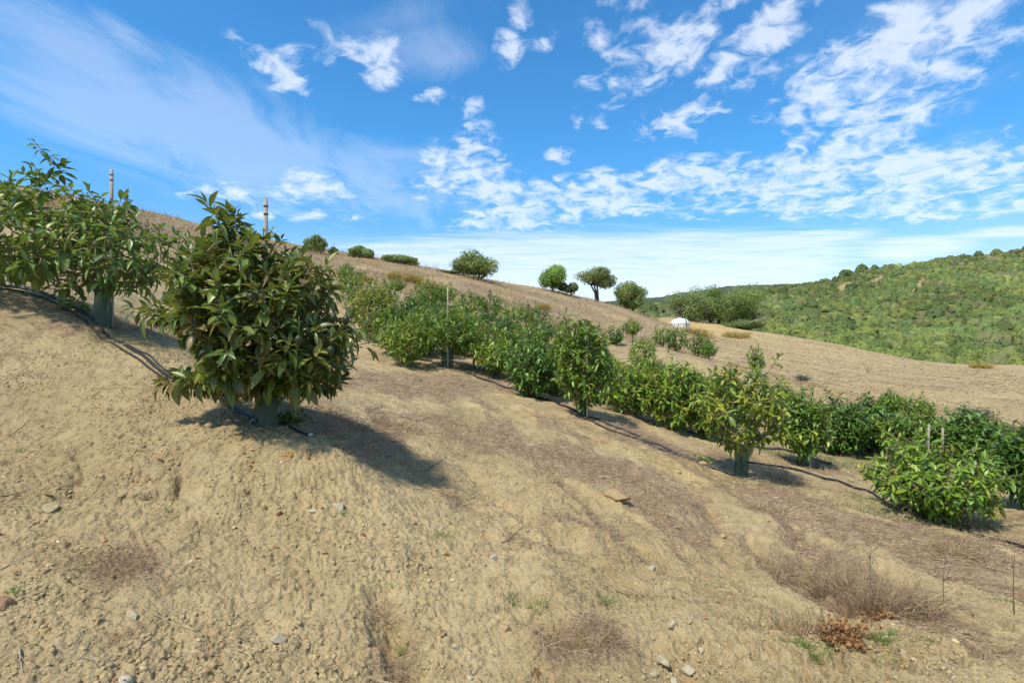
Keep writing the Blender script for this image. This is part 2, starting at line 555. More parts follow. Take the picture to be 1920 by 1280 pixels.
def mat_matte(name, rough=.9, spec=.2, bump=0.0, scale=60.0, var=.25, trans=0.0, sat=1.0):
    m, k = mat_new(name)
    out = k.n('ShaderNodeOutputMaterial')
    at = k.n('ShaderNodeAttribute', attribute_name='Col').outputs['Color']
    tc = k.n('ShaderNodeTexCoord').outputs['Object']
    nz = k.noise(tc, scale, 4, .6)
    f = k.ramp(nz, .3, .7, 1 - var, 1 + var, False)
    col = k.n('ShaderNodeVectorMath', {0: at, 3: f}, operation='SCALE').outputs[0]
    p = k.n('ShaderNodeBsdfPrincipled', {'Base Color': col, 'Roughness': rough, 'Specular IOR Level': spec})
    if bump:
        b = k.n('ShaderNodeBump', {'Strength': 1.0, 'Distance': bump, 'Height': nz})
        k.t.links.new(b.outputs[0], p.inputs['Normal'])
    sh = p.outputs[0]
    if trans:
        tr = k.n('ShaderNodeBsdfTranslucent', {'Color': col})
        sh = k.n('ShaderNodeMixShader', {0: trans, 1: sh, 2: tr.outputs[0]}).outputs[0]
    k.t.links.new(sh, out.inputs[0])
    return m


def mat_guard():
    m, k = mat_new('green_netting')
    out = k.n('ShaderNodeOutputMaterial')
    tc = k.n('ShaderNodeTexCoord').outputs['Object']
    nz = k.noise(tc, 30, 3, .6)
    col = k.mix(nz, (.035, .085, .055, 1), (.10, .17, .12, 1))
    p = k.n('ShaderNodeBsdfPrincipled', {'Base Color': col, 'Roughness': .55})
    tl = k.n('ShaderNodeBsdfTranslucent', {'Color': (.10, .22, .15, 1)})
    mx = k.n('ShaderNodeMixShader', {0: .3, 1: p.outputs[0], 2: tl.outputs[0]})
    tp = k.n('ShaderNodeBsdfTransparent', {'Color': (.8, .9, .85, 1)})
    m2 = k.n('ShaderNodeMixShader', {0: .34, 1: mx.outputs[0], 2: tp.outputs[0]})
    k.t.links.new(m2.outputs[0], out.inputs[0])
    return m


def mat_ground():
    m, k = mat_new('dry_clay_soil')
    out = k.n('ShaderNodeOutputMaterial')
    tc = k.n('ShaderNodeTexCoord').outputs['Object']
    at = k.n('ShaderNodeAttribute', attribute_name='Col')
    s = k.n('ShaderNodeSeparateColor', {0: at.outputs['Color']})
    litter, green, clay = s.outputs[0], s.outputs[1], s.outputs[2]
    n0 = k.noise(tc, .9, 6, .62)
    n1 = k.noise(tc, 7.0, 6, .65)
    n2 = k.noise(tc, 45.0, 5, .7)
    n3 = k.noise(tc, 120.0, 3, .75)
    c = k.mix(k.ramp(n0, .35, .65), (.350, .264, .134, 1), (.448, .344, .184, 1))
    nw = k.noise(tc, .13, 5, .62)
    c = k.mix(k.m('MULTIPLY', k.ramp(nw, .42, .62), .55), c, (.31, .225, .135, 1))
    c = k.mix(k.ramp(clay, 0, 1), c, (.50, .36, .155, 1))
    c = k.mix(k.m('MULTIPLY', k.ramp(n1, .46, .68), .55), c, (.25, .185, .095, 1))
    c = k.mix(k.m('MULTIPLY', k.ramp(n2, .5, .72), .5), c, (.53, .43, .26, 1))
    c = k.mix(k.m('MULTIPLY', k.ramp(n3, .50, .70), .5), c, (.19, .14, .075, 1))
    # litter of dry grass: pinkish grey brown, combed by fine streaks
    stv = k.n('ShaderNodeMapping', {'Vector': tc, 'Rotation': (0, 0, R(-30)), 'Scale': (1, 3.5, 1)}).outputs[0]
    nl = k.noise(stv, 38, 5, .7)
    lc = k.mix(k.ramp(nl, .35, .68), (.165, .108, .068, 1), (.42, .315, .20, 1))
    lf = k.m('ADD', litter, k.m('MULTIPLY', k.m('SUBTRACT', n1, .5), .9))
    c = k.mix(k.m('MULTIPLY', k.ramp(lf, .25, .75), .85), c, lc)
    gc = k.mix(k.ramp(n2, .3, .7), (.15, .16, .06, 1), (.30, .28, .13, 1))
    gf = k.m('ADD', green, k.m('MULTIPLY', k.m('SUBTRACT', n1, .5), .8))
    c = k.mix(k.m('MULTIPLY', k.ramp(gf, .3, .85), .75), c, gc)
    wv = k.n('ShaderNodeVectorMath', {0: tc, 1: k.n('ShaderNodeVectorMath', {0: k.noise(tc, 14, 3, .6, 0, '3D', 1), 3: .05}, operation='SCALE').outputs[0]}, operation='ADD').outputs[0]
    v1 = k.n('ShaderNodeTexVoronoi', {'Vector': wv, 'Scale': 26.0}, feature='F1').outputs['Distance']
    v2 = k.n('ShaderNodeTexVoronoi', {'Vector': wv, 'Scale': 75.0}, feature='F1').outputs['Distance']
    crumb = k.m('MULTIPLY_ADD', v1, -.55, k.m('MULTIPLY', v2, -.28))
    crumb = k.m('MULTIPLY', crumb, k.ramp(n1, .38, .62, .25, 1.25))
    hs = k.m('ADD', crumb, k.m('MULTIPLY_ADD', n2, .45, k.m('MULTIPLY_ADD', n3, .30, k.m('MULTIPLY', n1, .8))))
    b = k.n('ShaderNodeBump', {'Strength': 1.0, 'Distance': .022, 'Height': hs})
    p = k.n('ShaderNodeBsdfPrincipled', {'Base Color': c, 'Roughness': .95, 'Specular IOR Level': .12, 'Normal': b.outputs[0]})
    k.t.links.new(p.outputs[0], out.inputs[0])
    return m


def mat_hill(name, g1, g2, d):
    m, k = mat_new(name)
    out = k.n('ShaderNodeOutputMaterial')
    tc = k.n('ShaderNodeTexCoord').outputs['Object']
    at = k.n('ShaderNodeAttribute', attribute_name='Col')
    bare = k.n('ShaderNodeSeparateColor', {0: at.outputs['Color']}).outputs[0]
    n0 = k.noise(tc, .03, 5, .6)
    n1 = k.noise(tc, .35, 5, .65)
    c = k.mix(k.ramp(n1, .35, .65), g1, g2)
    c = k.mix(k.m('MULTIPLY', k.ramp(n0, .45, .62), .5), c, d)
    c = k.mix(bare, c, (.40, .29, .15, 1))
    b = k.n('ShaderNodeBump', {'Strength': 1.0, 'Distance': 1.2, 'Height': n1})
    p = k.n('ShaderNodeBsdfPrincipled', {'Base Color': c, 'Roughness': .95, 'Specular IOR Level': .1, 'Normal': b.outputs[0]})
    k.t.links.new(p.outputs[0], out.inputs[0])
    return m


M = {
    'leaf': mat_leaf('avocado_leaf', .38, .22, .45),
    'tree_leaf': mat_leaf('evergreen_leaf', .6, .25, .2),
    'scrub': mat_leaf('scrub_leaf', .7, .25, .15),
    'bark': mat_matte('bark', .9, .2, .004, 90),
    'wood': mat_matte('weathered_wood', .85, .2, .002, 70),
    'pipe': mat_matte('black_pipe_plastic', .45, .4, 0, 20, .2),
    'stone': mat_matte('stone', .9, .2, .008, 40, .2),
    'soil': mat_matte('soil_clod', .95, .1, .006, 60, .2),
    'straw': mat_matte('dry_straw', .8, .2, 0, 4, .1, .25),
    'blade': mat_matte('green_blade', .6, .3, 0, 4, .1, .3),
    'fruit': mat_matte('fruit_skin', .4, .4, .002, 120, .2),
    'tank': mat_matte('white_tank_plastic', .45, .3, 0, 3, .06),
    'guard': mat_guard(),
    'ground': mat_ground(),
    'hill': mat_hill('scrub_hillside', (.075, .095, .032, 1), (.13, .145, .055, 1), (.20, .17, .095, 1)),
    'ridge': mat_hill('distant_ridge', (.045, .068, .040, 1), (.085, .105, .055, 1), (.09, .095, .06, 1)),
}

# ------------------------------------------------------------------ ground sheet
def blob(x, y, pts):
    """mask made of soft patches: (pixel, pixel, radius across in m, radius along in m, weight)"""
    s = np.zeros(x.shape)
    for (a, b, rx, ry, w) in pts:
        cx, cy = hit(a, b)
        s = s + w * np.exp(-((x - cx) / rx) ** 2 - ((y - cy) / ry) ** 2)
    return s


LITTER = [(760, 720, 1.2, 1.5, .9), (820, 800, .9, 1.0, .7), (640, 800, .7, .6, .8), (1080, 860, .8, .7, .8), (1150, 880, .7, .6, .7), (1260, 960, .8, .8, .7),
          (1230, 830, 1.0, .8, .8), (1450, 930, .7, .7, .8), (1700, 1010, .9, .5, 1.0), (1600, 1100, .45, .5, 1.0), (1500, 870, .8, .6, .6),
          (1100, 1190, .25, .22, .8), (230, 1050, .28, .28, .7), (1320, 790, 1.2, 1.0, .8), (850, 720, .9, 1.6, .6), (1850, 1080, .7, .5, .7),
          (950, 700, 1.2, 1.5, .7), (330, 640, 1.2, 1.5, .7), (1130, 720, 2.2, 2, .5), (1060, 1100, .3, .2, .5), (1010, 960, .6, .25, .5), (740, 1200, .15, .3, .6)]
GREENP = [(260, 640, .6, .7, .9), (210, 580, .7, .5, .6), (850, 690, 1.3, 1.0, .7), (1590, 860, 1.8, 1.2, 1.3), (1680, 960, .9, .6, 1.2), (1480, 860, .9, .7, .7), (1100, 800, .6, .5, .5),
          (860, 780, .5, .5, .5), (1060, 860, .6, .3, .5), (1400, 905, .7, .3, .6), (1600, 1190, .6, .12, .6), (780, 620, 3, 3, .5), (1250, 760, 2, 1.2, .4)]
CLAYP = [(1020, 780, 1.2, .6, .9), (1200, 850, 1.2, .5, .8), (1180, 940, .5, .4, .9), (900, 800, .5, .5, .6), (1330, 900, .5, .5, .6), (1150, 1000, .5, .5, .4),
         (1600, 1000, .9, .5, .4), (600, 930, .5, .4, .3), (740, 545, 2, 2, .8), (1150, 590, 3, 4, .9), (1300, 612, 6, 5, 1.0), (1750, 780, 4, 2, .7)]


def ground_masks(x, y):
    r = np.hypot(x, y)
    az = np.arctan2(x, y)
    br = fbm(x * 1.6, y * 1.6, 4, 15)
    lit = blob(x, y, LITTER) + .35 * br * (1 - sstep(20, 40, r))
    ppx = CX + F * np.tan(np.clip(az, -1.2, 1.2))
    dv = FALL_B - FALL_A
    dv = dv / np.hypot(*dv)
    su, sv = x * dv[0] + y * dv[1], -x * dv[1] + y * dv[0]
    streak = fbm(su * .45, sv * 1.7, 4, 71, .6)
    mid_ = sstep(3.2, 4.6, r) * sstep(17, 12, r) * sstep(480, 760, ppx)
    lit = lit + mid_ * .55 * sstep(.05, .55, streak)
    hillm = sstep(1330, 1180, ppx) * sstep(16, 26, r)                   # dry grass on the hill
    fieldm = sstep(1180, 1330, ppx) * sstep(13, 20, r)                  # bare ploughed field
    lit = lit + hillm * (.55 + .5 * fbm(x * .25, y * .25, 3, 66))
    lit = lit + fieldm * (.22 + .42 * fbm(x * .16 - y * .05, y * .30 + x * .12, 5, 67, .65))
    gre = blob(x, y, GREENP) * (.7 + .6 * br) + fieldm * .35 * np.clip(fbm(x * .2, y * .2, 3, 69), 0, 1)
    cla = blob(x, y, CLAYP) * (.8 + .5 * br) + fieldm * .25
    return np.clip(lit, 0, 1), np.clip(gre, 0, 1), np.clip(cla, 0, 1)


def build_ground():
    fine = np.radians(np.arange(-47, 47.01, .10))
    side = np.radians(np.concatenate([np.arange(47.6, 60, .8), np.arange(60, 180, 4.0)]))
    az = np.concatenate([-side[::-1], fine, side])
    rr = [.3, .6, 1.0, 1.35]
    while rr[-1] < 1.9:
        rr.append(rr[-1] * 1.02)
    while rr[-1] < 92:
        rr.append(rr[-1] * (1.0018 if rr[-1] < 6 else 1.004 if rr[-1] < 11 else 1.0085 if rr[-1] < 20 else 1.012))
    while rr[-1] < 6000:
        rr.append(rr[-1] * 1.12)
    rr = np.array(rr)
    A, Rr = np.meshgrid(az, rr)
    x, y = (np.sin(A) * Rr).ravel(), (np.cos(A) * Rr).ravel()
    z = H(x, y)
    na, nr = len(az), len(rr)
    i, j = np.meshgrid(np.arange(nr - 1), np.arange(na), indexing='ij')
    j2 = (j + 1) % na
    q = np.stack([i * na + j, i * na + j2, (i + 1) * na + j2, (i + 1) * na + j], -1).reshape(-1, 4)[:, ::-1]
    lit, gre, cla = ground_masks(x, y)
    v = np.concatenate([np.stack([x, y, z], 1), [[0, 0, -1.62]]])
    c = np.concatenate([np.stack([lit, gre, cla], 1), [[0, 0, 0]]])
    t = np.stack([np.full(na, na * nr), (np.arange(na) + 1) % na, np.arange(na)], 1)
    o = obj('ground', mesh_np('ground', v, q, t, c, True), M['ground'])
    tag(o, 'dry tan clay hillside with crumbly soil and erosion channels', None, None, 'structure')


build_ground()

# ------------------------------------------------------------------ hills beyond the valley
RIDGE_PX = np.array([900, 1100, 1215, 1300, 1380, 1430, 1530, 1600, 1700, 1780, 1850, 1920, 2200, 2800, 4500])
RIDGE_PY = np.array([600, 590, 577, 570, 556, 545, 529, 514, 497, 483, 474, 466, 430, 400, 380.0])
R1 = np.array([210, 210, 215, 225, 235, 245, 260, 270, 275, 280, 280, 280, 280, 280, 280.0])


def hill_h(az, r):
    px = CX + F * np.tan(np.clip(az, -1.3, 1.3))
    ca = np.cos(az)
    r1 = np.interp(px, RIDGE_PX, R1) / ca ** .5
    e1 = (CY - np.interp(px, RIDGE_PX, RIDGE_PY)) / F * ca
    e0 = np.interp(px, [1100, 1250, 1400, 1600, 1800, 2200], [-.02, .0, -.02, -.055, -.09, -.10]) * ca
    r0 = np.interp(px, [1100, 1330, 1500, 1800, 2200], [115, 112, 95, 84, 84])
    t = np.clip((r - r0) / (r1 - r0), -.5, 1.0)
    e = e0 + (e1 - e0) * np.sign(t) * np.abs(t) ** .9
    x, y = np.sin(az) * r, np.cos(az) * r
    h = e * r + 3.5 * fbm(x * .018, y * .018, 4, 101) * np.clip(t * 3, 0, 1) * (1 - sstep(.8, 1, t) * .75)
    return h - np.maximum(r - r1, 0) * .35


BARE = [(1722, 540, 22, .10), (1580, 536, 14, .05), (1640, 522, 12, .05)]


def build_hills():
    az = np.radians(np.arange(2, 78.1, .3))
    rr = np.geomspace(78, 420, 150)
    A, Rr = np.meshgrid(az, rr)
    a, r = A.ravel(), Rr.ravel()
    z = hill_h(a, r)
    x, y = np.sin(a) * r, np.cos(a) * r
    ppx, ppy = CX + F * np.tan(a), CY - F * z / y
    bare = np.zeros(len(x))
    for (p0, p1, q0, q1, w) in ((1730, 525, 1712, 552, 5), (1592, 533, 1575, 541, 5), (1655, 520, 1640, 528, 4)):
        t = np.clip(((ppx - p0) * (q0 - p0) + (ppy - p1) * (q1 - p1)) / ((q0 - p0) ** 2 + (q1 - p1) ** 2), 0, 1)
        d = np.hypot(ppx - p0 - t * (q0 - p0), ppy - p1 - t * (q1 - p1))
        bare = np.maximum(bare, np.exp(-(d / w) ** 2))
    bare = np.maximum(bare, .3 * sstep(.45, .8, fbm(x * .03, y * .03, 3, 140)))
    na, nr = len(az), len(rr)
    i, j = np.meshgrid(np.arange(nr - 1), np.arange(na - 1), indexing='ij')
    q = np.stack([i * na + j, i * na + j + 1, (i + 1) * na + j + 1, (i + 1) * na + j], -1).reshape(-1, 4)[:, ::-1]
    c = np.stack([bare, bare, bare], 1)
    o = obj('hillside', mesh_np('hillside', np.stack([x, y, z], 1), q, None, c, True), M['hill'])
    tag(o, 'scrub covered hillside across the valley', None, None, 'structure')
    # the darker ridge far behind
    az = np.radians(np.arange(-40, 70, .25))
    rr = np.geomspace(520, 1500, 46)
    A, Rr = np.meshgrid(az, rr)
    a, r = A.ravel(), Rr.ravel()
    px = CX + F * np.tan(a)
    e = (CY - np.interp(px, [200, 1000, 1180, 1240, 1290, 1350, 1420, 1500, 1560, 1700, 2500], [600, 575, 561, 556, 547, 538, 534, 531, 533, 560, 600])) / F * np.cos(a)
    t = np.clip((r - 520) / 380, 0, 1)
    x, y = np.sin(a) * r, np.cos(a) * r
    z = -20 + (e * 900 + 20) * t ** .8 + 5 * fbm(x * .012, y * .012, 4, 301) * sstep(0, .3, t) * (1 - .6 * t) - np.maximum(r - 900, 0) * .3
    z = z + 1.8 * np.abs(fbm(x * .09, y * .09, 3, 302))
    na, nr = len(az), len(rr)
    i, j = np.meshgrid(np.arange(nr - 1), np.arange(na - 1), indexing='ij')
    q = np.stack([i * na + j, i * na + j + 1, (i + 1) * na + j + 1, (i + 1) * na + j], -1).reshape(-1, 4)[:, ::-1]
    o = obj('distant_hills', mesh_np('distant_hills', np.stack([x, y, z], 1), q, None, np.zeros((len(x), 3)), True), M['ridge'])
    tag(o, 'dark wooded ridge on the horizon', None, None, 'structure')


build_hills()
# ------------------------------------------------------------------ leaves, branches, crowns
def leaf_template(prof, bend, fold):
    """leaf along +X, width in Y, upper side +Z; prof = [(t, half width)]"""
    v, mid = [], []
    for t, w in prof:
        z = -bend * t * t
        v += [(t, 0, z), (t, w, z + fold * w), (t, -w, z + fold * w)]
        mid += [1, 0, 0]
    q = []
    for i in range(len(prof) - 1):
        a, b = 3 * i, 3 * i + 3
        q += [(a, b, b + 1, a + 1), (a + 2, b + 2, b, a)]
    tt = np.repeat([p[0] for p in prof], 3)
    return np.array(v), np.array(q), np.array(mid), tt


P_FULL = [(0, .012), (.10, .028), (.25, .13), (.45, .195), (.65, .180), (.85, .09), (1, .004)]
P_MID = [(0, .012), (.22, .12), (.55, .20), (.85, .11), (1, .004)]
P_LOW = [(0, .03), (.45, .24), (1, .01)]


def put_leaves(g, org, d, nrm, length, col, prof, rng, tipcol=None):
    """many leaves at once: origins, directions, upward normals"""
    n = len(org)
    d = d / (np.linalg.norm(d, axis=1, keepdims=True) + 1e-9)
    s = np.cross(nrm, d)
    s /= np.linalg.norm(s, axis=1, keepdims=True) + 1e-9
    u = np.cross(d, s)
    bend_cls = rng.integers(0, 5, n)
    for b in range(5):
        m = bend_cls == b
        if not m.any():
            continue
        tv, tq, mid, tt = leaf_template(prof, (.04, .20, .38, .60, -.14)[b], (.35, .6, .25, .5, .8)[b])
        k = int(m.sum())
        wv = (.62 + .6 * rng.random(k))[:, None]
        L = length[m][:, None]
        P = (org[m][:, None] + d[m][:, None] * (tv[None, :, 0] * L)[..., None]
             + s[m][:, None] * (tv[None, :, 1] * L * wv)[..., None] + u[m][:, None] * (tv[None, :, 2] * L)[..., None])
        c = np.repeat(col[m][:, None], len(tv), 1) * (1 + .35 * mid[None, :, None])
        if tipcol is not None:
            f = (np.clip((tt - .55) / .45, 0, 1)[None] * tipcol[m][:, None])[..., None]
            c = c * (1 - f) + np.array((.16, .075, .03)) * f
        off = (np.arange(k) * len(tv))[:, None, None]
        g.add(P.reshape(-1, 3), (tq[None] + off).reshape(-1, 4), None, c.reshape(-1, 3))


PAL = {  # leaf colours with weights
    'olive': [((0.073, 0.116, 0.020), 5), ((0.118, 0.172, 0.032), 4), ((0.047, 0.077, 0.014), 4), ((0.187, 0.218, 0.050), 2), ((0.279, 0.263, 0.074), .6), ((0.196, 0.098, 0.044), .35)],
    'left': [((0.081, 0.150, 0.023), 5), ((0.128, 0.215, 0.037), 4), ((0.052, 0.099, 0.018), 3), ((0.200, 0.263, 0.058), 1.5), ((0.284, 0.284, 0.078), .3)],
    'dark': [((0.049, 0.112, 0.014), 5), ((0.079, 0.161, 0.019), 4), ((0.134, 0.228, 0.026), 2), ((0.034, 0.077, 0.011), 2)],
    'mid': [((0.086, 0.162, 0.015), 5), ((0.130, 0.221, 0.021), 4), ((0.057, 0.110, 0.012), 3), ((0.214, 0.267, 0.032), 2)],
    'light': [((0.116, 0.208, 0.019), 5), ((0.171, 0.257, 0.027), 4), ((0.069, 0.131, 0.014), 3), ((0.254, 0.297, 0.037), 2), ((0.353, 0.307, 0.045), .6)],
    'yellow': [((0.135, 0.198, 0.020), 5), ((0.189, 0.240, 0.026), 4), ((0.074, 0.125, 0.015), 3), ((0.279, 0.285, 0.039), 2), ((0.297, 0.219, 0.043), .8)],
}


def pick(pal, n, rng):
    P = PAL[pal]
    w = np.array([p[1] for p in P], float)
    i = rng.choice(len(P), n, p=w / w.sum())
    return np.array([p[0] for p in P])[i]


def skeleton(tips, base, trunk_h, lean, r0, rng, sag=.0, rtip=.004, rexp=.42):
    """trunk and limbs that reach every tip; returns geometry and the direction at each tip"""
    nodes = [np.array(base, float)]
    par = [-1]
    for f in (.35, .7, 1.0):
        nodes.append(np.array(base) + np.array([lean[0] * f, lean[1] * f, trunk_h * f]) + rng.normal(0, .012, 3) * (f > 0) * min(1, trunk_h * 4))
        par.append(len(nodes) - 2)
    top = nodes[-1]
    order = np.argsort(np.linalg.norm(tips - top, axis=1))
    cost = [9, 9, .25, 0.0]
    dirs = np.zeros_like(tips)
    for i in order:
        t = tips[i]
        N = np.array(nodes)
        dn = np.linalg.norm(N - t, axis=1)
        up = np.clip(N[:, 2] - t[2], 0, None)
        j = int(np.argmin(dn + .45 * np.array(cost) + .35 * up))
        a = nodes[j]
        L = np.linalg.norm(t - a)
        midp = (a + t) / 2 + rng.normal(0, .06, 3) * L + np.array([0, 0, -.05 * L + .10 * L * (t[2] > a[2])])
        nodes.append(midp); par.append(j); cost.append(cost[j] + L / 2)
        nodes.append(t); par.append(len(nodes) - 2); cost.append(cost[j] + L)
        dirs[i] = t - midp
    cnt = np.zeros(len(nodes))
    child = [[] for _ in nodes]
    for i in range(len(nodes) - 1, 0, -1):
        if not child[i]:
            cnt[i] = 1
        cnt[par[i]] += cnt[i]
        child[par[i]].append(i)
    rad = rtip * cnt ** rexp
    rad = np.minimum(rad * (r0 / max(rad[1], 1e-6) if rad[1] > r0 else 1), r0)
    g = Geo()
    done = set()
    for s in range(1, len(nodes)):
        p = par[s]
        if s in done:
            continue
        chain = [p, s]
        done.add(s)
        while child[chain[-1]]:
            nx = max(child[chain[-1]], key=lambda q: cnt[q])
            chain.append(nx)
            done.add(nx)
        pts = np.array([nodes[c] for c in chain])
        rr = np.array([min(rad[p], rad[s] * 1.15) if p else r0 * 1.25] + [rad[c] for c in chain[1:]])
        sides = 9 if rr[0] > .03 else 5
        shade = .8 + .4 * rng.random()
        tube(g, pts, rr, sides, np.array((.20, .165, .12)) * shade)
    dirs /= np.linalg.norm(dirs, axis=1, keepdims=True) + 1e-9
    return g, dirs


def rosettes(tips, dirs, rng, nl, length, pal, droop, prof, back=.10, brown=0.0, spread=(35, 100)):
    g = Geo()
    n = rng.integers(nl[0], nl[1] + 1, len(tips))
    T = np.repeat(np.arange(len(tips)), n)
    N = len(T)
    k = np.concatenate([np.arange(m) for m in n])
    a = dirs[T]
    ref = np.where(np.abs(a[:, 2:3]) < .9, np.array([[0, 0, 1.0]]), np.array([[1.0, 0, 0]]))
    u = np.cross(ref, a)
    u /= np.linalg.norm(u, axis=1, keepdims=True)
    v = np.cross(a, u)
    ph = k * 2.399 + rng.random(len(tips))[T] * 6.28 + rng.normal(0, .25, N)
    frac = k / np.maximum(n[T] - 1, 1)
    th = np.radians(spread[0] + (spread[1] - spread[0]) * frac + rng.normal(0, 10, N))
    d = np.cos(th)[:, None] * a + np.sin(th)[:, None] * (np.cos(ph)[:, None] * u + np.sin(ph)[:, None] * v)
    d[:, 2] -= droop * (.4 + .9 * frac) + rng.normal(0, .12, N)
    d /= np.linalg.norm(d, axis=1, keepdims=True)
    org = tips[T] - a * (frac * back)[:, None]
    nrm = a * .6 + np.array([0, 0, .9]) + rng.normal(0, .35, (N, 3))
    L = length * (.45 + .75 * rng.random(N)) * (.75 + .35 * frac)
    tipc = pick(pal, len(tips), rng)
    own = pick(pal, N, rng)
    col = (.55 * tipc[T] + .45 * own) * (.8 + .4 * rng.random((N, 1)))
    tb = (rng.random(N) < brown) * rng.random(N) if brown else None
    put_leaves(g, org, d, nrm, L, col, prof, rng, tb)
    return g


def spaced(pts, dmin, cap):
    """keep points that lie at least dmin apart"""
    keep = []
    for p in pts:
        if not keep or np.min(np.sum((np.array(keep) - p) ** 2, 1)) > dmin * dmin:
            keep.append(p)
            if len(keep) >= cap:
                break
    return np.array(keep)


def ell_tips(rng, w, h0, h1, n, dmin, open_=0.0, inner=.45):
    """tips inside a lumpy crown standing between heights h0 and h1"""
    P = rng.uniform(-1, 1, (n * 40, 3))
    r = np.linalg.norm(P, axis=1)
    d = P / r[:, None]
    s = rng.integers(0, 999)
    lump = 1 + .24 * fbm(d[:, 0] * 1.6 + d[:, 2] * 1.1 + s, d[:, 1] * 1.6 - d[:, 2] * .9, 2, s)
    lump = lump * (1 - .15 * np.clip(-d[:, 2], 0, 1))
    gap = fbm(d[:, 0] * 2.5 + 9 + d[:, 2], d[:, 1] * 2.5 + d[:, 2] * 2, 2, s + 5)
    ok = (r < lump) & (r > inner * lump) & (gap > -.75 + open_)
    P = P[ok]
    P = P * np.array([w / 2, w / 2, (h1 - h0) / 2]) + np.array([0, 0, (h0 + h1) / 2])
    return spaced(P, dmin, n)


def poly_tips(rng, poly, depth, n, dmin, openness=0.0):
    """tips filling a crown whose side view is the polygon (metres, across and up) and whose thickness swells to +-depth"""
    poly = np.array(poly, float)
    lo, hi = poly.min(0), poly.max(0)
    P = rng.uniform(lo, hi, (n * 60, 2))

    def inside(q):
        c = np.zeros(len(q), bool)
        for a, b in zip(poly, np.roll(poly, -1, 0)):
            cond = ((a[1] > q[:, 1]) != (b[1] > q[:, 1])) & (q[:, 0] < (b[0] - a[0]) * (q[:, 1] - a[1]) / (b[1] - a[1] + 1e-12) + a[0])
            c ^= cond
        return c
    P = P[inside(P)]
    ed = np.full(len(P), 9.0)
    for a, b in zip(poly, np.roll(poly, -1, 0)):
        ab = b - a
        t = np.clip(((P - a) @ ab) / (ab @ ab), 0, 1)
        ed = np.minimum(ed, np.linalg.norm(P - a - t[:, None] * ab, axis=1))
    th = depth * np.sqrt(np.clip(ed / ed.max(), 0, 1))
    y = (rng.random(len(P)) * 2 - 1)
    y = np.sign(y) * np.abs(y) ** .6 * th
    Q = np.stack([P[:, 0], y, P[:, 1]], 1)
    gap = fbm(Q[:, 0] * 3 + Q[:, 1], Q[:, 2] * 3 - Q[:, 1], 2, int(rng.integers(0, 99)))
    Q = Q[gap > -.62 + openness]
    return spaced(Q, dmin, n)


def world_poly(pts, Y, bx, bz):
    return [((a - CX) / F * Y - bx, (CY - b) / F * Y - bz) for a, b in pts]


ROW = 'avocado trees of the orchard'


def fruit_mesh(name, col, L=.085):
    g = Geo()
    n, m = 8, 10
    V, q = [], []
    for i in range(n + 1):
        t = i / n
        r = .5 * L * .66 * math.sin(PI * t ** .8) ** .75 if 0 < i < n else .001
        for j in range(m):
            a = j * 2 * PI / m
            V.append((r * math.cos(a), r * math.sin(a), -t * L))
    for i in range(n):
        for j in range(m):
            q.append((i * m + j, (i + 1) * m + j, (i + 1) * m + (j + 1) % m, i * m + (j + 1) % m))
    g.add(V, q, None, col)
    tube(g, [(0, 0, 0), (.004, 0, .06), (.0, .004, .13)], [.004, .003, .002], 5, (.12, .14, .04))
    return g.mesh(name, True)


def avocado_from(tips, base, label, rng, trunk_h, lean, r0, pal, nl, length, droop, prof, brown=0, name='avocado_tree', group=ROW, spread=(35, 100)):
    t = thing(name, label, 'avocado tree', base, 0, group)
    sk, dirs = skeleton(tips, (0, 0, -.05), trunk_h, lean, r0, rng)
    out = tips - np.array([lean[0], lean[1], trunk_h * 1.2])
    out /= np.linalg.norm(out, axis=1, keepdims=True) + 1e-9
    dirs = dirs * .55 + out * .55 + np.array([0, 0, .30])
    dirs /= np.linalg.norm(dirs, axis=1, keepdims=True)
    obj('trunk', sk.mesh('trunk', True), M['bark'], t)
    g = rosettes(tips, dirs, rng, nl, length, pal, droop, prof, .12, brown, spread)
    obj('crown', g.mesh('crown', True), M['leaf'], t)
    return t


def guard(label, loc, r, h, rng, group='green netting sleeves round the trunks'):
    """a crumpled sleeve of green netting round a trunk"""
    g = Geo()
    n, m = 28, 9
    V, q = [], []
    sq = rng.random() * 6
    for i in range(m + 1):
        t = i / m
        for j in range(n):
            a = j * 2 * PI / n
            rr = r * (1 + .26 * math.cos(2 * a + sq) + .14 * math.sin(5 * a + 3 * t + sq) + .08 * math.sin(9 * a - 6 * t) + .05 * math.sin(13 * t * 2 + 3 * a)) * (1.10 - .40 * t + .42 * t * t)
            zz = h * t * (1 + (.12 * math.sin(a + sq) + .07 * math.sin(3 * a + 1)) * t) - .03
            V.append((rr * math.cos(a) + .02 * t * math.cos(sq), rr * math.sin(a), zz))
    for i in range(m):
        for j in range(n):
            q.append((i * n + j, i * n + (j + 1) % n, (i + 1) * n + (j + 1) % n, (i + 1) * n + j))
    g.add(V, q, None, (1, 1, 1))
    o = obj('tree_guard', g.mesh('tree_guard', True), M['guard'], None, loc)
    return tag(o, label, 'tree guard', group)


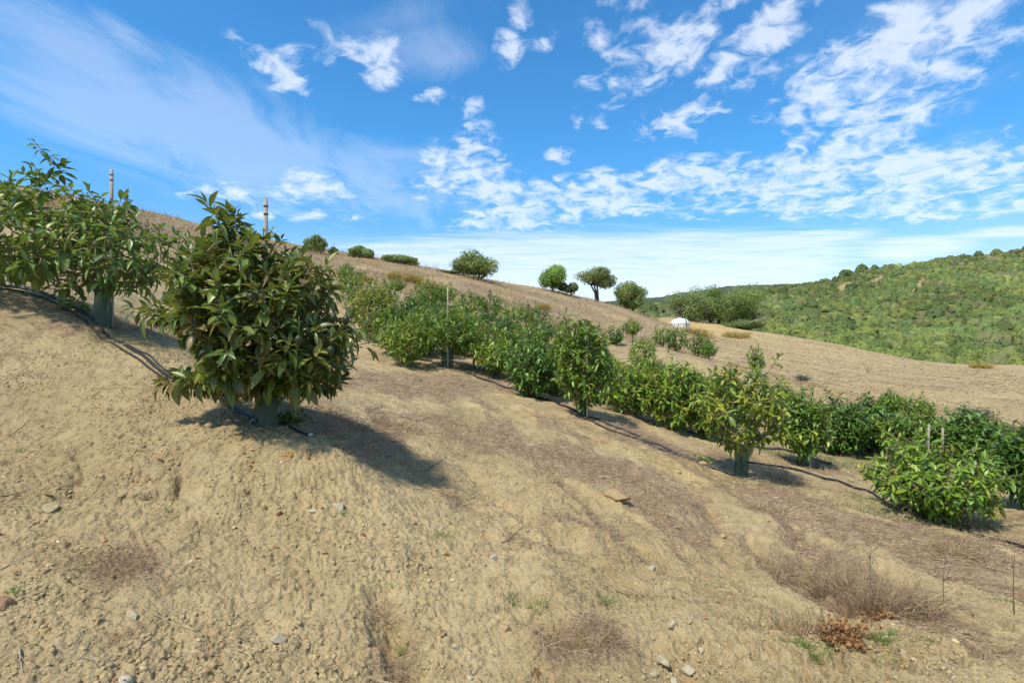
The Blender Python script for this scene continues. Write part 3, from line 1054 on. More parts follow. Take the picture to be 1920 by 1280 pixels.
def stake(label, loc, h, r, lean=(0, 0), band=False, tone=(.30, .29, .265)):
    g = Geo()
    pts = [(lean[0] * t * h, lean[1] * t * h, -.15 + t * (h + .15)) for t in (0, .2, .4, .6, .8, 1)]
    rr = [r * (1.1 - .25 * t) * (1 + .02 * math.sin(7 * t)) for t in (0, .2, .4, .6, .8, 1)]
    tube(g, pts, rr, 9, tone)
    t = thing('wooden_stake', label, 'stake', loc, 0, 'stakes beside the avocado trees')
    obj('post', g.mesh('post', True), M['wood'], t)
    if band:
        for z in (h * .965, h * .93):
            b = Geo()
            tube(b, [(lean[0] * z, lean[1] * z, z - .008), (lean[0] * z, lean[1] * z, z + .008)], r * .98, 10, (.10, .09, .08))
            obj('band', b.mesh('band', True), M['wood'], t)
    return t


# ---- the large avocado tree in front
def front_tree():
    rng = np.random.default_rng(3)
    Y = 4.4
    bx, by = hit(505, 800)
    bx, by = (505 - CX) / F * Y, Y
    bz = h1(bx, by)
    outl = [(395, 440), (372, 452), (345, 490), (318, 530), (322, 560), (270, 572), (285, 592), (340, 610), (365, 640), (395, 672), (345, 700), (312, 706), (340, 722), (395, 728), (430, 742), (470, 752),
            (510, 740), (560, 732), (610, 738), (655, 728), (672, 690), (668, 650), (690, 622), (672, 590), (628, 575), (640, 540), (610, 490), (575, 478), (540, 458), (512, 440), (480, 432), (455, 425), (430, 425)]
    P = np.array(world_poly(outl, Y, bx, bz))
    P = (P - P.mean(0)) * .94 + P.mean(0)
    tips = poly_tips(rng, P, .80, 470, .098, .34)
    spr = world_poly([(402, 418), (412, 402), (420, 425), (404, 388), (416, 390), (428, 400), (440, 412), (410, 434), (448, 424), (398, 396), (425, 410), (436, 400), (405, 430), (515, 436), (500, 440), (526, 450), (432, 420), (690, 618), (704, 640), (560, 470), (600, 482), (268, 578), (282, 570), (300, 586), (292, 566), (306, 712), (326, 716), (338, 700), (360, 724), (318, 704), (384, 732)], Y, bx, bz)
    tips = np.concatenate([tips, [(a, rng.normal(0, .12), b) for a, b in spr]])
    t = avocado_from(tips, (bx, by, bz), 'large bushy avocado tree with drooping olive green leaves, nearest on the slope', rng, .34, (.02, .03), .058, 'olive', (8, 12), .152, .40, P_FULL, .42, spread=(25, 95))
    fm = fruit_mesh('fruit', (.030, .040, .014))
    for (a, b, dy) in ((649, 602, -.25), (625, 598, -.3), (620, 660, -.5), (470, 560, -.62), (560, 640, -.6), (410, 600, -.5)):
        x, z = world_poly([(a, b)], Y + dy, bx, bz)[0]
        obj('fruit', fm, M['fruit'], t, (x, dy, z + .05))
    guard('dark green netting sleeve at the foot of the nearest, large bushy tree', (bx - .01, by - .02, bz + .05), .056, .26, rng)
    stake('tall grey stake ringed by a dark band rising above the nearest bushy tree', (bx - .075, by + .10, h1(bx - .07, by + .1)), (CY - 372) / F * (Y + .1) - h1(bx - .07, by + .1), .019, (0, 0), True)


def left_tree():
    rng = np.random.default_rng(8)
    Y = 6.3
    bx = (195 - CX) / F * Y
    bz = h1(bx, Y)
    outl = [(-110, 350), (-60, 330), (10, 345), (50, 352), (66, 320), (85, 305), (100, 335), (130, 350), (170, 352), (200, 380), (240, 376), (265, 410), (310, 425), (345, 432), (350, 470), (325, 500), (290, 515), (262, 540),
            (232, 548), (212, 540), (180, 532), (150, 540), (120, 535), (85, 540), (60, 520), (20, 520), (-40, 520), (-120, 500)]
    tips = poly_tips(rng, world_poly(outl, Y, bx, bz), .85, 320, .135, .25)
    spr = world_poly([(68, 268), (90, 292), (62, 312), (96, 308), (108, 300), (80, 330), (232, 366), (244, 380), (226, 372), (330, 440), (356, 446)], Y, bx, bz)
    tips = np.concatenate([tips, [(a, rng.normal(0, .15), b) for a, b in spr]])
    avocado_from(tips, (bx, Y, bz), 'wide open avocado tree uphill with a tall sprig, reaching out past the photo edge', rng, .55, (.0, .0), .06, 'left', (7, 10), .165, .30, P_FULL, .05)
    guard('tall grey green netting sleeve round the trunk of the open uphill tree', (bx + .0, Y - .02, bz), .060, .50, rng)
    sz = h1(bx - .03, Y + .12)
    stake('tall pale brown stake above the crown of the open uphill tree', (bx - .0, Y + .12, sz), (CY - 318) / F * (Y + .12) - sz, .021, (0, 0), True, (.34, .31, .27))


front_tree()
left_tree()

# ---- trees of the rows beyond: pixel across, depth, height, width, crown base, leaf palette, openness, label, guard, stake height
ORCH = [
    (838, 13.0, 1.40, 1.30, .50, 'mid', .35, 'open avocado tree above a flared green sleeve, tallest pale stake beside it', 1, 1.95),
    (889, 13.4, 1.10, 1.15, .38, 'yellow', .2, 'yellow green avocado tree with a bare dark lower trunk right of the tallest pale stake', 0, 0),
    (930, 12.6, .92, .95, .22, 'light', .3, 'small bright avocado tree between the bare dark trunk and the dark bushy tree', 1, 0),
    (1000, 10.5, 1.22, 1.05, .02, 'dark', 0, 'dense dark avocado tree leafy down to the ground, left of the dark capped stake', 0, 0),
    (1094, 9.0, 1.72, 1.02, .22, 'mid', .15, 'tall narrow avocado tree with a blue green sleeve and a dark capped stake', 1, 1.62),
    (1190, 10.6, 1.28, 1.25, .0, 'light', .05, 'broad light green avocado bush right of the dark capped stake', 0, 0),
    (1262, 10.0, 1.28, 1.10, .0, 'light', .05, 'light green avocado bush with a leaning pale stake in its crown', 0, 1.35),
    (1325, 9.8, 1.20, .85, .05, 'mid', .1, 'mid green avocado bush directly left of the yellowing tree', 0, 0),
    (1390, 7.4, 1.66, 1.12, .42, 'yellow', .30, 'yellowing open avocado tree on a slim forked trunk beside the lower hose', 1, 0),
    (1505, 9.2, 1.38, .85, .25, 'mid', .15, 'mid green avocado tree behind the yellowing tree, thin stake beside it', 1, 1.05),
    (1578, 11.0, 1.25, 1.05, .0, 'dark', 0, 'dark glossy avocado bush, left one of the joined dark pair', 0, 0),
    (1632, 11.4, 1.22, 1.00, .0, 'dark', 0, 'dark glossy avocado bush, right one of the joined dark pair', 0, 0),
    (1675, 17.0, .90, .72, .36, 'mid', .1, 'small round avocado sapling on a pale sleeve at the edge of the bare field', 1, 0),
    (1722, 14.0, .95, .62, .1, 'mid', .1, 'little avocado tree just right of the round sapling on its pale sleeve', 0, 0),
    (1716, 10.4, .95, 1.35, .0, 'mid', .05, 'low spreading avocado bush right of the dark joined pair', 0, 0),
    (1822, 9.9, .98, 1.02, .0, 'dark', 0, 'dark rounded avocado bush standing behind the large bright bush', 0, 0),
    (1758, 6.5, 1.02, 1.32, .02, 'light', .05, 'large bright avocado bush spreading low on the right, twin stake tops in its crown', 0, 0),
    (1120, 11.6, 1.12, .95, .05, 'mid', .1, 'mid green avocado bush filling the gap right behind the dark capped stake tree', 0, 0),
    (1228, 12.4, 1.20, 1.05, .05, 'mid', .05, 'mid green avocado bush rising behind the two light green bushes', 0, 0),
    (1360, 11.5, 1.15, .95, .05, 'dark', .1, 'dark avocado bush hidden partly behind the yellowing tree crown', 0, 0),
    (762, 12.6, 1.05, 1.0, .05, 'light', .15, 'bright low avocado tree in front of the leafy ones left of the tallest pale stake', 0, 0),
    (805, 14.8, 1.25, 1.1, .05, 'mid', .1, 'full mid green avocado tree close behind the left of the tallest pale stake', 0, 0),
    (868, 15.6, 1.15, 1.0, .1, 'light', .15, 'light avocado tree seen between the tallest pale stake and the bare dark trunk', 0, 0),
    (958, 13.6, 1.05, .95, .05, 'mid', .1, 'mid green avocado tree over the left shoulder of the dense dark bushy one', 0, 0),
    (1040, 11.6, 1.15, .95, .05, 'dark', .05, 'dark avocado tree wedged between the dense bushy one and the dark capped stake', 0, 0),
    (1080, 16.5, 1.0, 1.0, .1, 'mid', .1, 'mid green avocado tree by the dry grass, uphill left of the dark capped stake', 0, 0),
    (802, 23.5, 1.05, 1.15, .05, 'mid', .15, 'mid green top row avocado tree below the ochre weeds, left of the tallest stake', 0, 0),
    (878, 22.5, 1.05, 1.15, .1, 'mid', .1, 'mid green avocado tree in the top row, first right of the tallest stake', 0, 0),
    (920, 23.0, 1.10, 1.2, .1, 'dark', .05, 'dark avocado tree in the top row under the lone dome tree', 0, 0),
    (965, 22.0, 1.05, 1.15, .15, 'mid', .1, 'mid green top row avocado tree touching the dry grass', 0, 0),
    (1002, 23.0, 1.10, 1.1, .1, 'dark', .05, 'dark top row avocado tree below the gap between the crest trees', 0, 0),
    (1045, 20.0, 1.05, 1.1, .1, 'mid', .1, 'mid green avocado tree at the right end of the top row', 0, 0),
    (1095, 14.2, 1.05, 1.1, .1, 'mid', .1, 'mid green avocado tree showing above the dark capped stake', 0, 0),
    (840, 28.0, .8, .9, .1, 'light', .25, 'pale little avocado sapling high between ochre weeds and tallest stake', 0, 0),
    (1940, 7.0, 1.25, .95, .08, 'dark', 0, 'dark avocado tree cut by the right edge of the photo', 0, 0),
    (1310, 24.0, .92, .80, .1, 'dark', .1, 'small dark avocado tree on the track below the white tank', 0, 0),
    (1330, 22.5, .80, .62, .2, 'mid', .3, 'thin avocado sapling by the small dark tree below the white tank', 0, 0),
    (1243, 24.0, .90, .85, .1, 'mid', .1, 'small avocado tree left of the track and below the white tank', 0, 0),
    (1268, 23.0, .95, .85, .08, 'dark', .0, 'dark small avocado tree touching the track below the white tank', 0, 0),
    (1418, 19.5, .95, .50, .15, 'mid', .35, 'thin avocado sapling alone on the bare field above the yellowing tree', 0, 0),
    (1186, 24.0, .98, .72, .38, 'mid', .3, 'sparse avocado sapling on a bare stem in the dry grass', 0, 0),
    (1153, 22.0, .72, .58, .0, 'dark', .0, 'little dark avocado bush in the dry grass right of the dark capped stake', 0, 0),
    (1205, 18.5, .85, .80, .1, 'light', .3, 'pale small avocado tree below the sparse sapling on a bare stem', 0, 0),
    (1467, 13.5, 1.00, .75, .1, 'mid', .1, 'mid green avocado bush on the bare field edge behind the yellowing tree', 0, 0),
    (1290, 14.0, .95, 1.0, .05, 'mid', .05, 'mid green avocado bush behind the leaning pale stake', 0, 0),
    (742, 14.0, 1.30, 1.05, .08, 'mid', .05, 'leafy avocado tree nearest the upper end of the second hose', 0, 1.05),
    (782, 16.5, 1.35, 1.15, .05, 'dark', .05, 'darker full avocado tree left of the tallest pale stake', 0, 0),
    (700, 15.5, 1.55, 1.15, .2, 'yellow', .35, 'yellowish sparse avocado tree seen past the front tree, thin stake beside it', 0, 1.75),
    (668, 18.5, 1.30, 1.1, .2, 'mid', .3, 'open avocado tree on the upper slope just past the front tree crown', 0, 0),
    (722, 20.0, 1.15, .95, .1, 'mid', .3, 'open small avocado tree uphill of the thin stake', 0, 0),
    (806, 19.0, 1.1, .9, .05, 'dark', .1, 'dark small avocado tree uphill left of the tallest stake top', 0, 0),
    (830, 24.0, 1.0, .95, .2, 'light', .2, 'bright sparse avocado sapling just above the tallest stake top', 0, 0),
    (862, 17.5, 1.10, 1.0, .1, 'mid', .1, 'avocado tree directly uphill of the yellow green one with a bare trunk', 0, 0),
    (906, 18.5, 1.05, .85, .1, 'dark', .0, 'dark avocado tree below the dry grass, uphill of the small bright tree', 0, 0),
    (945, 17.5, .95, .90, .32, 'dark', .0, 'round crowned avocado tree on a short dark clear stem below the dry grass', 0, 0),
    (985, 15.5, 1.10, 1.0, .1, 'mid', .15, 'mid green avocado tree behind the dense dark bushy one', 0, .95),
    (1012, 18.5, 1.05, .8, .1, 'dark', .1, 'dark avocado tree on the upper edge of the orchard by the dry grass', 0, 0),
    (1062, 13.0, 1.05, 1.0, .1, 'light', .15, 'bright avocado tree behind and left of the dark capped stake', 0, 1.0),
    (1130, 12.6, .95, .85, .1, 'mid', .1, 'mid green avocado tree half hidden behind the dark capped stake tree', 0, 0),
    (648, 29.0, .72, .55, .25, 'mid', .1, 'tiny avocado sapling high on the hill left of the ochre weeds', 0, 0),
    (747, 26.0, .62, .62, .0, 'mid', .0, 'tiny rounded avocado bush beside the ochre weeds on the hill', 0, 0),
    (655, 23.0, .95, .9, .1, 'mid', .35, 'small open avocado tree below the tiny sapling high on the hill', 0, 0),
]
GUARDL = {838: 'flared blue green netting sleeve under the tallest pale stake', 930: 'tiny netting sleeve under the small bright tree', 1094: 'blue green netting sleeve below the dark capped stake beside the hose',
          1390: 'tall green netting sleeve round the forked trunk of the yellowing tree', 1505: 'short netting sleeve hidden behind the yellowing tree', 1675: 'pale netting sleeve under the round sapling on the field edge'}
STAKEL = {838: 'tallest pale stake of the second row, standing by the flared green sleeve', 1094: 'pale stake with a dark cap in the tall narrow tree', 1262: 'pale leaning stake in the light green bush',
          1505: 'thin grey stake behind the yellowing tree', 742: 'short pale stake in the leafy tree at the upper end of the second hose', 700: 'thin grey stake on the slope just past the front tree',
          985: 'thin stake behind the dense dark bushy tree', 1062: 'thin pale stake left of the dark capped one'}


def orchard():
    for i, (px, Y, hh, w, cb, pal, op, label, gd, st) in enumerate(ORCH):
        rng = np.random.default_rng(100 + i)
        x, y = (px - CX) / F * Y, Y
        z = h1(x, y)
        near = Y < 8
        med = Y < 12
        w = w * (1.3 if Y > 12 else 1.12)
        hh = hh * (1.12 if Y > 12 else 1.0)
        n = int((250 if near else 215 if med else 170 if Y < 18 else 85) * (1.15 if pal == 'dark' else 1) * (w * hh / 1.4) ** .6)
        dm = .088 if near else .092 if med else .105 if Y < 18 else .12
        tips = ell_tips(rng, w, cb * .8, hh - .06, n, dm, op, .35)
        tall = np.array([[rng.normal(0, w * .12), rng.normal(0, w * .12), hh - .02 + .05 * q] for q in range(2)])
        tips = np.concatenate([tips, tall])
        L = .138 if med else .135 if Y < 18 else .145
        if px == 1390:
            L = .145
            tips = tips[::2]
        if px == 1758:
            L = .13
        t = avocado_from(tips, (x, y, z), label, rng, max(cb * .9, .16), (rng.normal(0, .03), rng.normal(0, .03)), .045 if med else .04, pal, (8, 11) if med else (7, 9), L, .35, P_MID if Y < 14 else P_LOW)
        if px == 1094:
            obj('fruit', fruit_mesh('fruit', (.09, .14, .035), .095), M['fruit'], t, (.24, -.25, .30))
        if gd:
            gh = {838: .48, 930: .25, 1094: .34, 1390: .46, 1505: .3, 1675: .36}[px]
            guard(GUARDL[px], (x, y, z), {838: .12, 1390: .068}.get(px, .064), gh, rng)
        if st:
            ly = -.10 if px in (1094, 838) else .05
            sx = x + (.04 if px != 1262 else -.1)
            o = stake(STAKEL[px], (sx, y - .16 if px in (838, 1094, 1262, 1505) else y - .2, h1(sx, y - .16)), st, .012 if Y < 12 else .016, (.06 if px == 1262 else .0, 0), False, (.38, .34, .28))
            if px == 1094:
                g = Geo()
                tube(g, [(-.05, 0, st - .01), (.012, 0, st + .012)], .02, 7, (.03, .03, .06))
                obj('cap', g.mesh('cap'), M['pipe'], o)
    for px, dy, hh, lab in ((1740, .25, 1.12, 'left of the twin short stake tops in the large bright bush'), (1766, .1, 1.10, 'right of the twin short stake tops in the large bright bush')):
        Y = 6.5 + dy
        x = (px - CX) / F * Y
        stake(lab, (x, Y, h1(x, Y)), hh - .04, .015, (.01, 0), False, (.28, .25, .20))


orchard()
# ------------------------------------------------------------------ leaf-clump trees and shrubs
def quads_at(g, org, nrm, size, col, rng, aspect=.75):
    """small leaf-spray faces, each a bent diamond"""
    n = len(org)
    nrm = nrm / (np.linalg.norm(nrm, axis=1, keepdims=True) + 1e-9)
    a = rng.normal(0, 1, (n, 3))
    u = np.cross(nrm, a)
    u /= np.linalg.norm(u, axis=1, keepdims=True) + 1e-9
    w = np.cross(nrm, u)
    s = size[:, None]
    V = np.stack([org - u * s, org + w * s * aspect * .8 - nrm * s * .15, org + u * s * .9, org - w * s * aspect + nrm * s * .12], 1).reshape(-1, 3)
    q = np.arange(4 * n).reshape(-1, 4)
    g.add(V, q, None, np.repeat(col, 4, 0))


TP = {
    'oak': [((0.172, 0.256, 0.062), 5), ((0.266, 0.362, 0.088), 4), ((0.126, 0.187, 0.050), 4), ((0.377, 0.453, 0.123), 2)],
    'bright': [((0.157, 0.317, 0.055), 5), ((0.251, 0.437, 0.078), 4), ((0.110, 0.210, 0.040), 3), ((0.362, 0.544, 0.110), 2)],
    'grey': [((0.214, 0.278, 0.100), 5), ((0.287, 0.367, 0.146), 4), ((0.139, 0.189, 0.069), 3), ((0.353, 0.423, 0.182), 1.5)],
    'scrub': [((0.161, 0.204, 0.049), 5), ((0.221, 0.264, 0.066), 4), ((0.111, 0.143, 0.039), 4), ((0.289, 0.301, 0.090), 2)],
    'scrubdark': [((0.111, 0.162, 0.049), 5), ((0.161, 0.215, 0.064), 4), ((0.081, 0.117, 0.039), 3)],
    'scrubgrey': [((0.189, 0.202, 0.083), 5), ((0.244, 0.248, 0.111), 4), ((0.135, 0.150, 0.061), 3)],
    'ochre': [((0.462, 0.336, 0.084), 5), ((0.364, 0.280, 0.084), 4), ((0.252, 0.238, 0.070), 2), ((0.560, 0.406, 0.126), 2)],
    'dry': [((0.355, 0.247, 0.142), 5), ((0.464, 0.338, 0.197), 4), ((0.232, 0.156, 0.093), 3)],
    'rust': [((0.360, 0.180, 0.069), 5), ((0.264, 0.132, 0.053), 4), ((0.456, 0.264, 0.117), 2)],
    'greyweed': [((.13, .15, .09), 5), ((.18, .19, .12), 3), ((.09, .10, .06), 3)],
}
PAL.update(TP)


def broad_tree(name, label, cat, base, w, h, rng, pal, clear=.25, n=5200, size=.13, lean=0.0, lobes=11, limbs=5, flat=.0, group=None, open_=.0, stems=1):
    """crown of many leaf sprays gathered in lobes round real limbs"""
    t = thing(name, label, cat, base, 0, group)
    c0 = h * clear
    ctr, rad = [], []
    for i in range(lobes):
        for _ in range(40):
            p = rng.uniform(-1, 1, 3)
            if np.linalg.norm(p) < 1:
                break
        c = np.array([p[0] * w * .34 + lean * (p[2] * .5 + .5) * w, p[1] * w * .34, c0 + (h - c0) * (.46 + p[2] * (.34 - .1 * flat))])
        ctr.append(c)
        rad.append(np.array([w * rng.uniform(.17, .25), w * rng.uniform(.17, .25), (h - c0) * rng.uniform(.22, .32)]))
    ctr, rad = np.array(ctr), np.array(rad)
    k = rng.integers(0, lobes, n)
    d = rng.normal(0, 1, (n, 3))
    d /= np.linalg.norm(d, axis=1, keepdims=True)
    rr = rng.random(n) ** (.30)
    P = ctr[k] + d * rad[k] * rr[:, None] * (1 + .22 * fbm(d[:, 0] * 3 + k, d[:, 1] * 3 + d[:, 2] * 2, 2, 5))[:, None]
    keep = P[:, 2] > h * .04
    if open_:
        keep &= fbm(P[:, 0] / w * 7, P[:, 2] / w * 7 + P[:, 1] / w * 3, 2, int(rng.integers(0, 99))) > -.75 + open_
    P, k, d = P[keep], k[keep], d[keep]
    nrm = d + np.array([0, 0, .2]) + rng.normal(0, .3, d.shape)
    lobc = pick(pal, lobes, rng)
    col = (.45 * lobc[k] + .55 * pick(pal, len(P), rng)) * (.8 + .4 * rng.random((len(P), 1)))
    g = Geo()
    quads_at(g, P, nrm, size * (.6 + .8 * rng.random(len(P))), col, rng)
    sk = Geo()
    r0 = w * .035 / stems ** .5
    for s in range(stems):
        off = np.array([rng.normal(0, .10 * w), rng.normal(0, .08 * w), 0]) * (stems > 1)
        topz = c0 + .18 * (h - c0)
        mid_ = np.array([lean * w * .3, 0, topz]) + off * 1.6
        tube(sk, [off * .4 + np.array([0, 0, -.25]), off * .7 + np.array([lean * w * .1, 0, topz * .5]), mid_], [r0 * 1.25, r0, r0 * .8], 7, (.11, .09, .07))
        for i in rng.choice(lobes, min(limbs, lobes), replace=False):
            m = (mid_ + ctr[i]) / 2 + rng.normal(0, .05 * w, 3)
            tube(sk, [mid_, m, ctr[i]], [r0 * .7, r0 * .45, r0 * .2], 5, (.11, .09, .07))
    obj('trunk', sk.mesh('trunk', True), M['bark'], t)
    obj('crown', g.mesh('crown'), M['tree_leaf'], t)
    return t


def skyline():
    rows = [  # pixel, depth, base pixel, top pixel, width px, palette, clear stem, lean, open, stems, leaf size, label
        (895, 49.0, 533, 469, 88, 'oak', .02, 0, 0, 2, .11, 'broad dense dome crowned tree standing alone on the grassy crest'),
        (1036, 53.0, 552, 496, 52, 'bright', .06, .10, 0, 1, .11, 'small bright green tree with a leaning crown on the crest'),
        (1066, 53.5, 556, 528, 36, 'scrubdark', .0, 0, 0, 2, .11, 'low round dark bush at the foot of the leaning small tree'),
        (1122, 56.0, 568, 503, 76, 'grey', .36, -.05, .35, 3, .10, 'airy grey green tree with several thin stems on the crest'),
        (1176, 58.0, 586, 526, 78, 'oak', .06, 0, 0, 2, .12, 'dense rounded tree to the right of the airy grey green one'),
        (1292, 76.0, 614, 537, 92, 'grey', .12, -.05, .2, 3, .14, 'greyish tree left of the group behind the white tank'),
        (1340, 79.0, 614, 536, 90, 'oak', .06, 0, .1, 2, .14, 'middle dark green tree of the group behind the white tank'),
        (1384, 77.0, 616, 534, 100, 'oak', .08, .12, .15, 3, .14, 'dark wide tree with bare spreading limbs right of the group behind the white tank'),
        (594, 44.0, 478, 440, 42, 'oak', .1, -.05, 0, 1, .10, 'rounded tree poking above the crest beside the front tree stake'),
        (625, 46.0, 482, 464, 20, 'oak', .0, 0, 0, 1, .10, 'tiny dark bush on the crest right of the rounded tree'),
        (678, 47.0, 497, 462, 58, 'oak', .0, 0, 0, 2, .11, 'wide pale green bush sunk behind the grassy crest'),
        (750, 48.5, 508, 478, 76, 'oak', .0, -.08, 0, 2, .11, 'long sloping pale green bush behind the grassy crest, left of the lone dome tree'),
        (838, 48.0, 522, 507, 50, 'scrubdark', .0, 0, 0, 1, .09, 'low flat dark shrub in dry grass left of the lone dome tree'),
        (1395, 74.0, 619, 598, 74, 'scrubdark', .0, 0, 0, 1, .12, 'dark undergrowth bush below the bare limbed tree'),
    ]
    for i, (px, Y, b, tpx, w, pal, cl, lean, op, st, sz, lab) in enumerate(rows):
        rng = np.random.default_rng(500 + i)
        x = (px - CX) / F * Y
        z = min(h1(x, Y), (CY - b) / F * Y + .5)
        h = (CY - tpx) / F * Y - z
        W_ = w / F * Y
        broad_tree('shrub' if cl == 0 else 'broadleaf_tree', lab, 'shrub' if cl == 0 else 'tree', (x, Y, z), W_ * 1.12, h * 1.04, rng, pal, cl, int(11000 if w > 50 else 5200), sz * .72, lean, 13 if w > 40 else 7, 5, 0, 'trees and bushes along the crest', op, st)


skyline()


def scrub_mesh(name, rng, pal, n, size, rings=7, segs=16):
    """a rounded bush one metre across: a lumpy dense dome with leaf sprays over it"""
    s = int(rng.integers(0, 99))

    def lump(d):
        return 1 + .26 * fbm(d[:, 0] * 2.0 + s, d[:, 1] * 2.0 + d[:, 2] * 1.7, 2, s) + .13 * fbm(d[:, 0] * 5 + s, d[:, 1] * 5 + d[:, 2] * 4, 2, s + 3)
    el = np.linspace(-.12, PI / 2 - .02, rings)
    az = np.arange(segs) * 2 * PI / segs
    E, A = np.meshgrid(el, az, indexing='ij')
    d = np.stack([np.cos(E) * np.cos(A), np.cos(E) * np.sin(A), np.sin(E)], -1).reshape(-1, 3)
    P = d * np.array([.5, .5, .74]) * lump(d)[:, None] * .96
    base = pick(pal, 1, rng)[0] * .35 + np.mean([c for c, w in PAL[pal][:2]], axis=0) * .65
    mott = 1 + .35 * fbm(d[:, 0] * 4 + s, d[:, 1] * 4 + d[:, 2] * 3, 2, s + 7)
    i, j = np.meshgrid(np.arange(rings - 1), np.arange(segs), indexing='ij')
    j2 = (j + 1) % segs
    qd = np.stack([i * segs + j, i * segs + j2, (i + 1) * segs + j2, (i + 1) * segs + j], -1).reshape(-1, 4)
    g = Geo()
    g.add(P, qd, None, base[None] * mott[:, None])
    d = rng.normal(0, 1, (n, 3))
    d /= np.linalg.norm(d, axis=1, keepdims=True)
    d[:, 2] = np.abs(d[:, 2]) * .98 - .05
    P = d * np.array([.5, .5, .74]) * (lump(d) * (.94 + .10 * rng.random(n)))[:, None]
    col = (.6 * base + .4 * pick(pal, n, rng)) * (.8 + .4 * rng.random((n, 1)))
    quads_at(g, P, d + rng.normal(0, .28, d.shape), size * (.6 + .8 * rng.random(n)), col, rng)
    return g


def hill_scrub():
    rng = np.random.default_rng(77)
    pals = ['scrub', 'scrub', 'scrubdark', 'scrubgrey', 'scrub', 'scrubdark']
    near = [scrub_mesh('scrub', rng, p, 620, .04, 9, 22).mesh('scrub_bush', True) for p in pals]
    midg = [scrub_mesh('scrub', rng, p, 50, .09, 5, 10) for p in pals]
    N = 19500
    az = rng.uniform(R(8), R(58), N)
    r = np.sqrt(rng.uniform(86 ** 2, 345 ** 2, N))
    px = CX + F * np.tan(az)
    r0 = np.interp(px, [1100, 1330, 1500, 1800, 2200], [116, 114, 97, 86, 86])
    r1 = np.interp(px, RIDGE_PX, R1) / np.cos(az) ** .5
    x, y = np.sin(az) * r, np.cos(az) * r
    up = np.clip((r - r0) / (r1 - r0), 0, 1)
    dens = 1.0 - .15 * up - .30 * sstep(.15, .6, fbm(x * .03, y * .03, 3, 140)) + .25 * fbm(x * .02, y * .02, 2, 9)
    z = hill_h(az, r)
    pyy = CY - F * z / y
    bare = np.zeros(N, bool)
    for (p0, p1, q0, q1, w) in ((1730, 525, 1712, 552, 8), (1592, 533, 1575, 541, 7), (1655, 520, 1640, 528, 6)):
        t = np.clip(((px - p0) * (q0 - p0) + (pyy - p1) * (q1 - p1)) / ((q0 - p0) ** 2 + (q1 - p1) ** 2), 0, 1)
        bare |= np.hypot(px - p0 - t * (q0 - p0), pyy - p1 - t * (q1 - p1)) < w
    openp = fbm(x * .045, y * .045, 4, 151, .6)
    dens = dens - .55 * sstep(.12, .55, openp) * sstep(.05, .25, up)
    ok = (r > r0) & (r < r1 * 1.03) & (rng.random(N) < dens) & ~bare
    x, y, z, r, px = x[ok], y[ok], z[ok], r[ok], px[ok]
    size = (1.4 + 3.3 * rng.random(len(x)) ** 2.3) * (1.15 - .35 * np.clip((r - 90) / 190, 0, 1))
    big = np.argsort(-(size / r) * ((px < 1950) & (px > 1190)))
    first = set(big[:250].tolist())
    order = np.argsort(r)
    tone = np.clip(.98 + .26 * fbm(x * .02, y * .02, 4, 152, .6), .72, 1.5)
    giant = rng.random(len(x)) < .035
    size[giant] *= 1.5
    tone[giant] *= .72
    g = Geo()
    V, C, Q, cnt = [], [], [], 0
    mv = [np.concatenate(m.v) for m in midg]
    mq = [np.concatenate(m.q) for m in midg]
    off = 0
    mc = [np.concatenate(m.c) for m in midg]
    k6 = rng.integers(0, 6, len(x))
    rot = rng.random(len(x)) * 6.28
    for i in order:
        s = size[i]
        if int(i) in first:
            o = obj('scrub_bush', near[k6[i]], M['scrub'], None, (x[i], y[i], z[i] - .1), rot[i])
            o.scale = (s, s, s * (.65 + .25 * rng.random()))
            tag(o, 'rounded green bush, one of the larger ones low on the scrubby hillside', 'shrub', 'bushes low on the hillside across the valley')
            continue
        v = mv[k6[i]]
        c_, s_ = math.cos(rot[i]), math.sin(rot[i])
        zz = .6 + .3 * rng.random()
        P = np.stack([(v[:, 0] * c_ - v[:, 1] * s_) * s + x[i], (v[:, 0] * s_ + v[:, 1] * c_) * s + y[i], v[:, 2] * s * zz + z[i] - .1], 1)
        V.append(P)
        Q.append(mq[k6[i]] + off)
        off += len(P)
        C.append(mc[k6[i]] * rng.uniform(.84, 1.17) * tone[i] * np.array([1 + .05 * rng.normal(), 1.0, 1 + .15 * rng.random()]))
        cnt += 1
    for m in near:
        if not m.materials:
            m.materials.append(M['scrub'])
    V, C = np.concatenate(V), np.concatenate(C)
    o = obj('hillside_scrub', mesh_np('hillside_scrub', V, np.concatenate(Q), None, C, True), M['scrub'])
    tag(o, 'dense green scrub covering the upper hillside across the valley', 'scrub', None, 'stuff')
    # the few bushes that break the skyline, and the big ones at the foot
    rows = [(1616, 272, 22, 16, 'scrubdark', 'small round dark tree alone on the skyline of the scrub hill'),
            (1640, 274, 13, 11, 'scrubdark', 'tiny dark bush on the skyline right of the round one'),
            (1587, 268, 26, 11, 'scrubdark', 'low wide dark bush on the skyline left of the round one')]
    for i, (p, rr, wpx, hpx, pal, lab) in enumerate(rows):
        a = math.atan((p - CX) / F)
        r1_ = float(np.interp(p, RIDGE_PX, R1)) / math.cos(a) ** .5
        zz = float(hill_h(np.array([a]), np.array([r1_]))[0])
        s = wpx / F * r1_ * math.cos(a)
        o = obj('skyline_bush', scrub_mesh('b', np.random.default_rng(900 + i), pal, 400, .08).mesh('skyline_bush'), M['scrub'], None, (math.sin(a) * r1_, math.cos(a) * r1_, zz + .2), i)
        o.scale = (s, s, hpx / F * r1_ * .8 / .8)
        tag(o, lab, 'shrub', 'bushes on the skyline of the scrub hill')
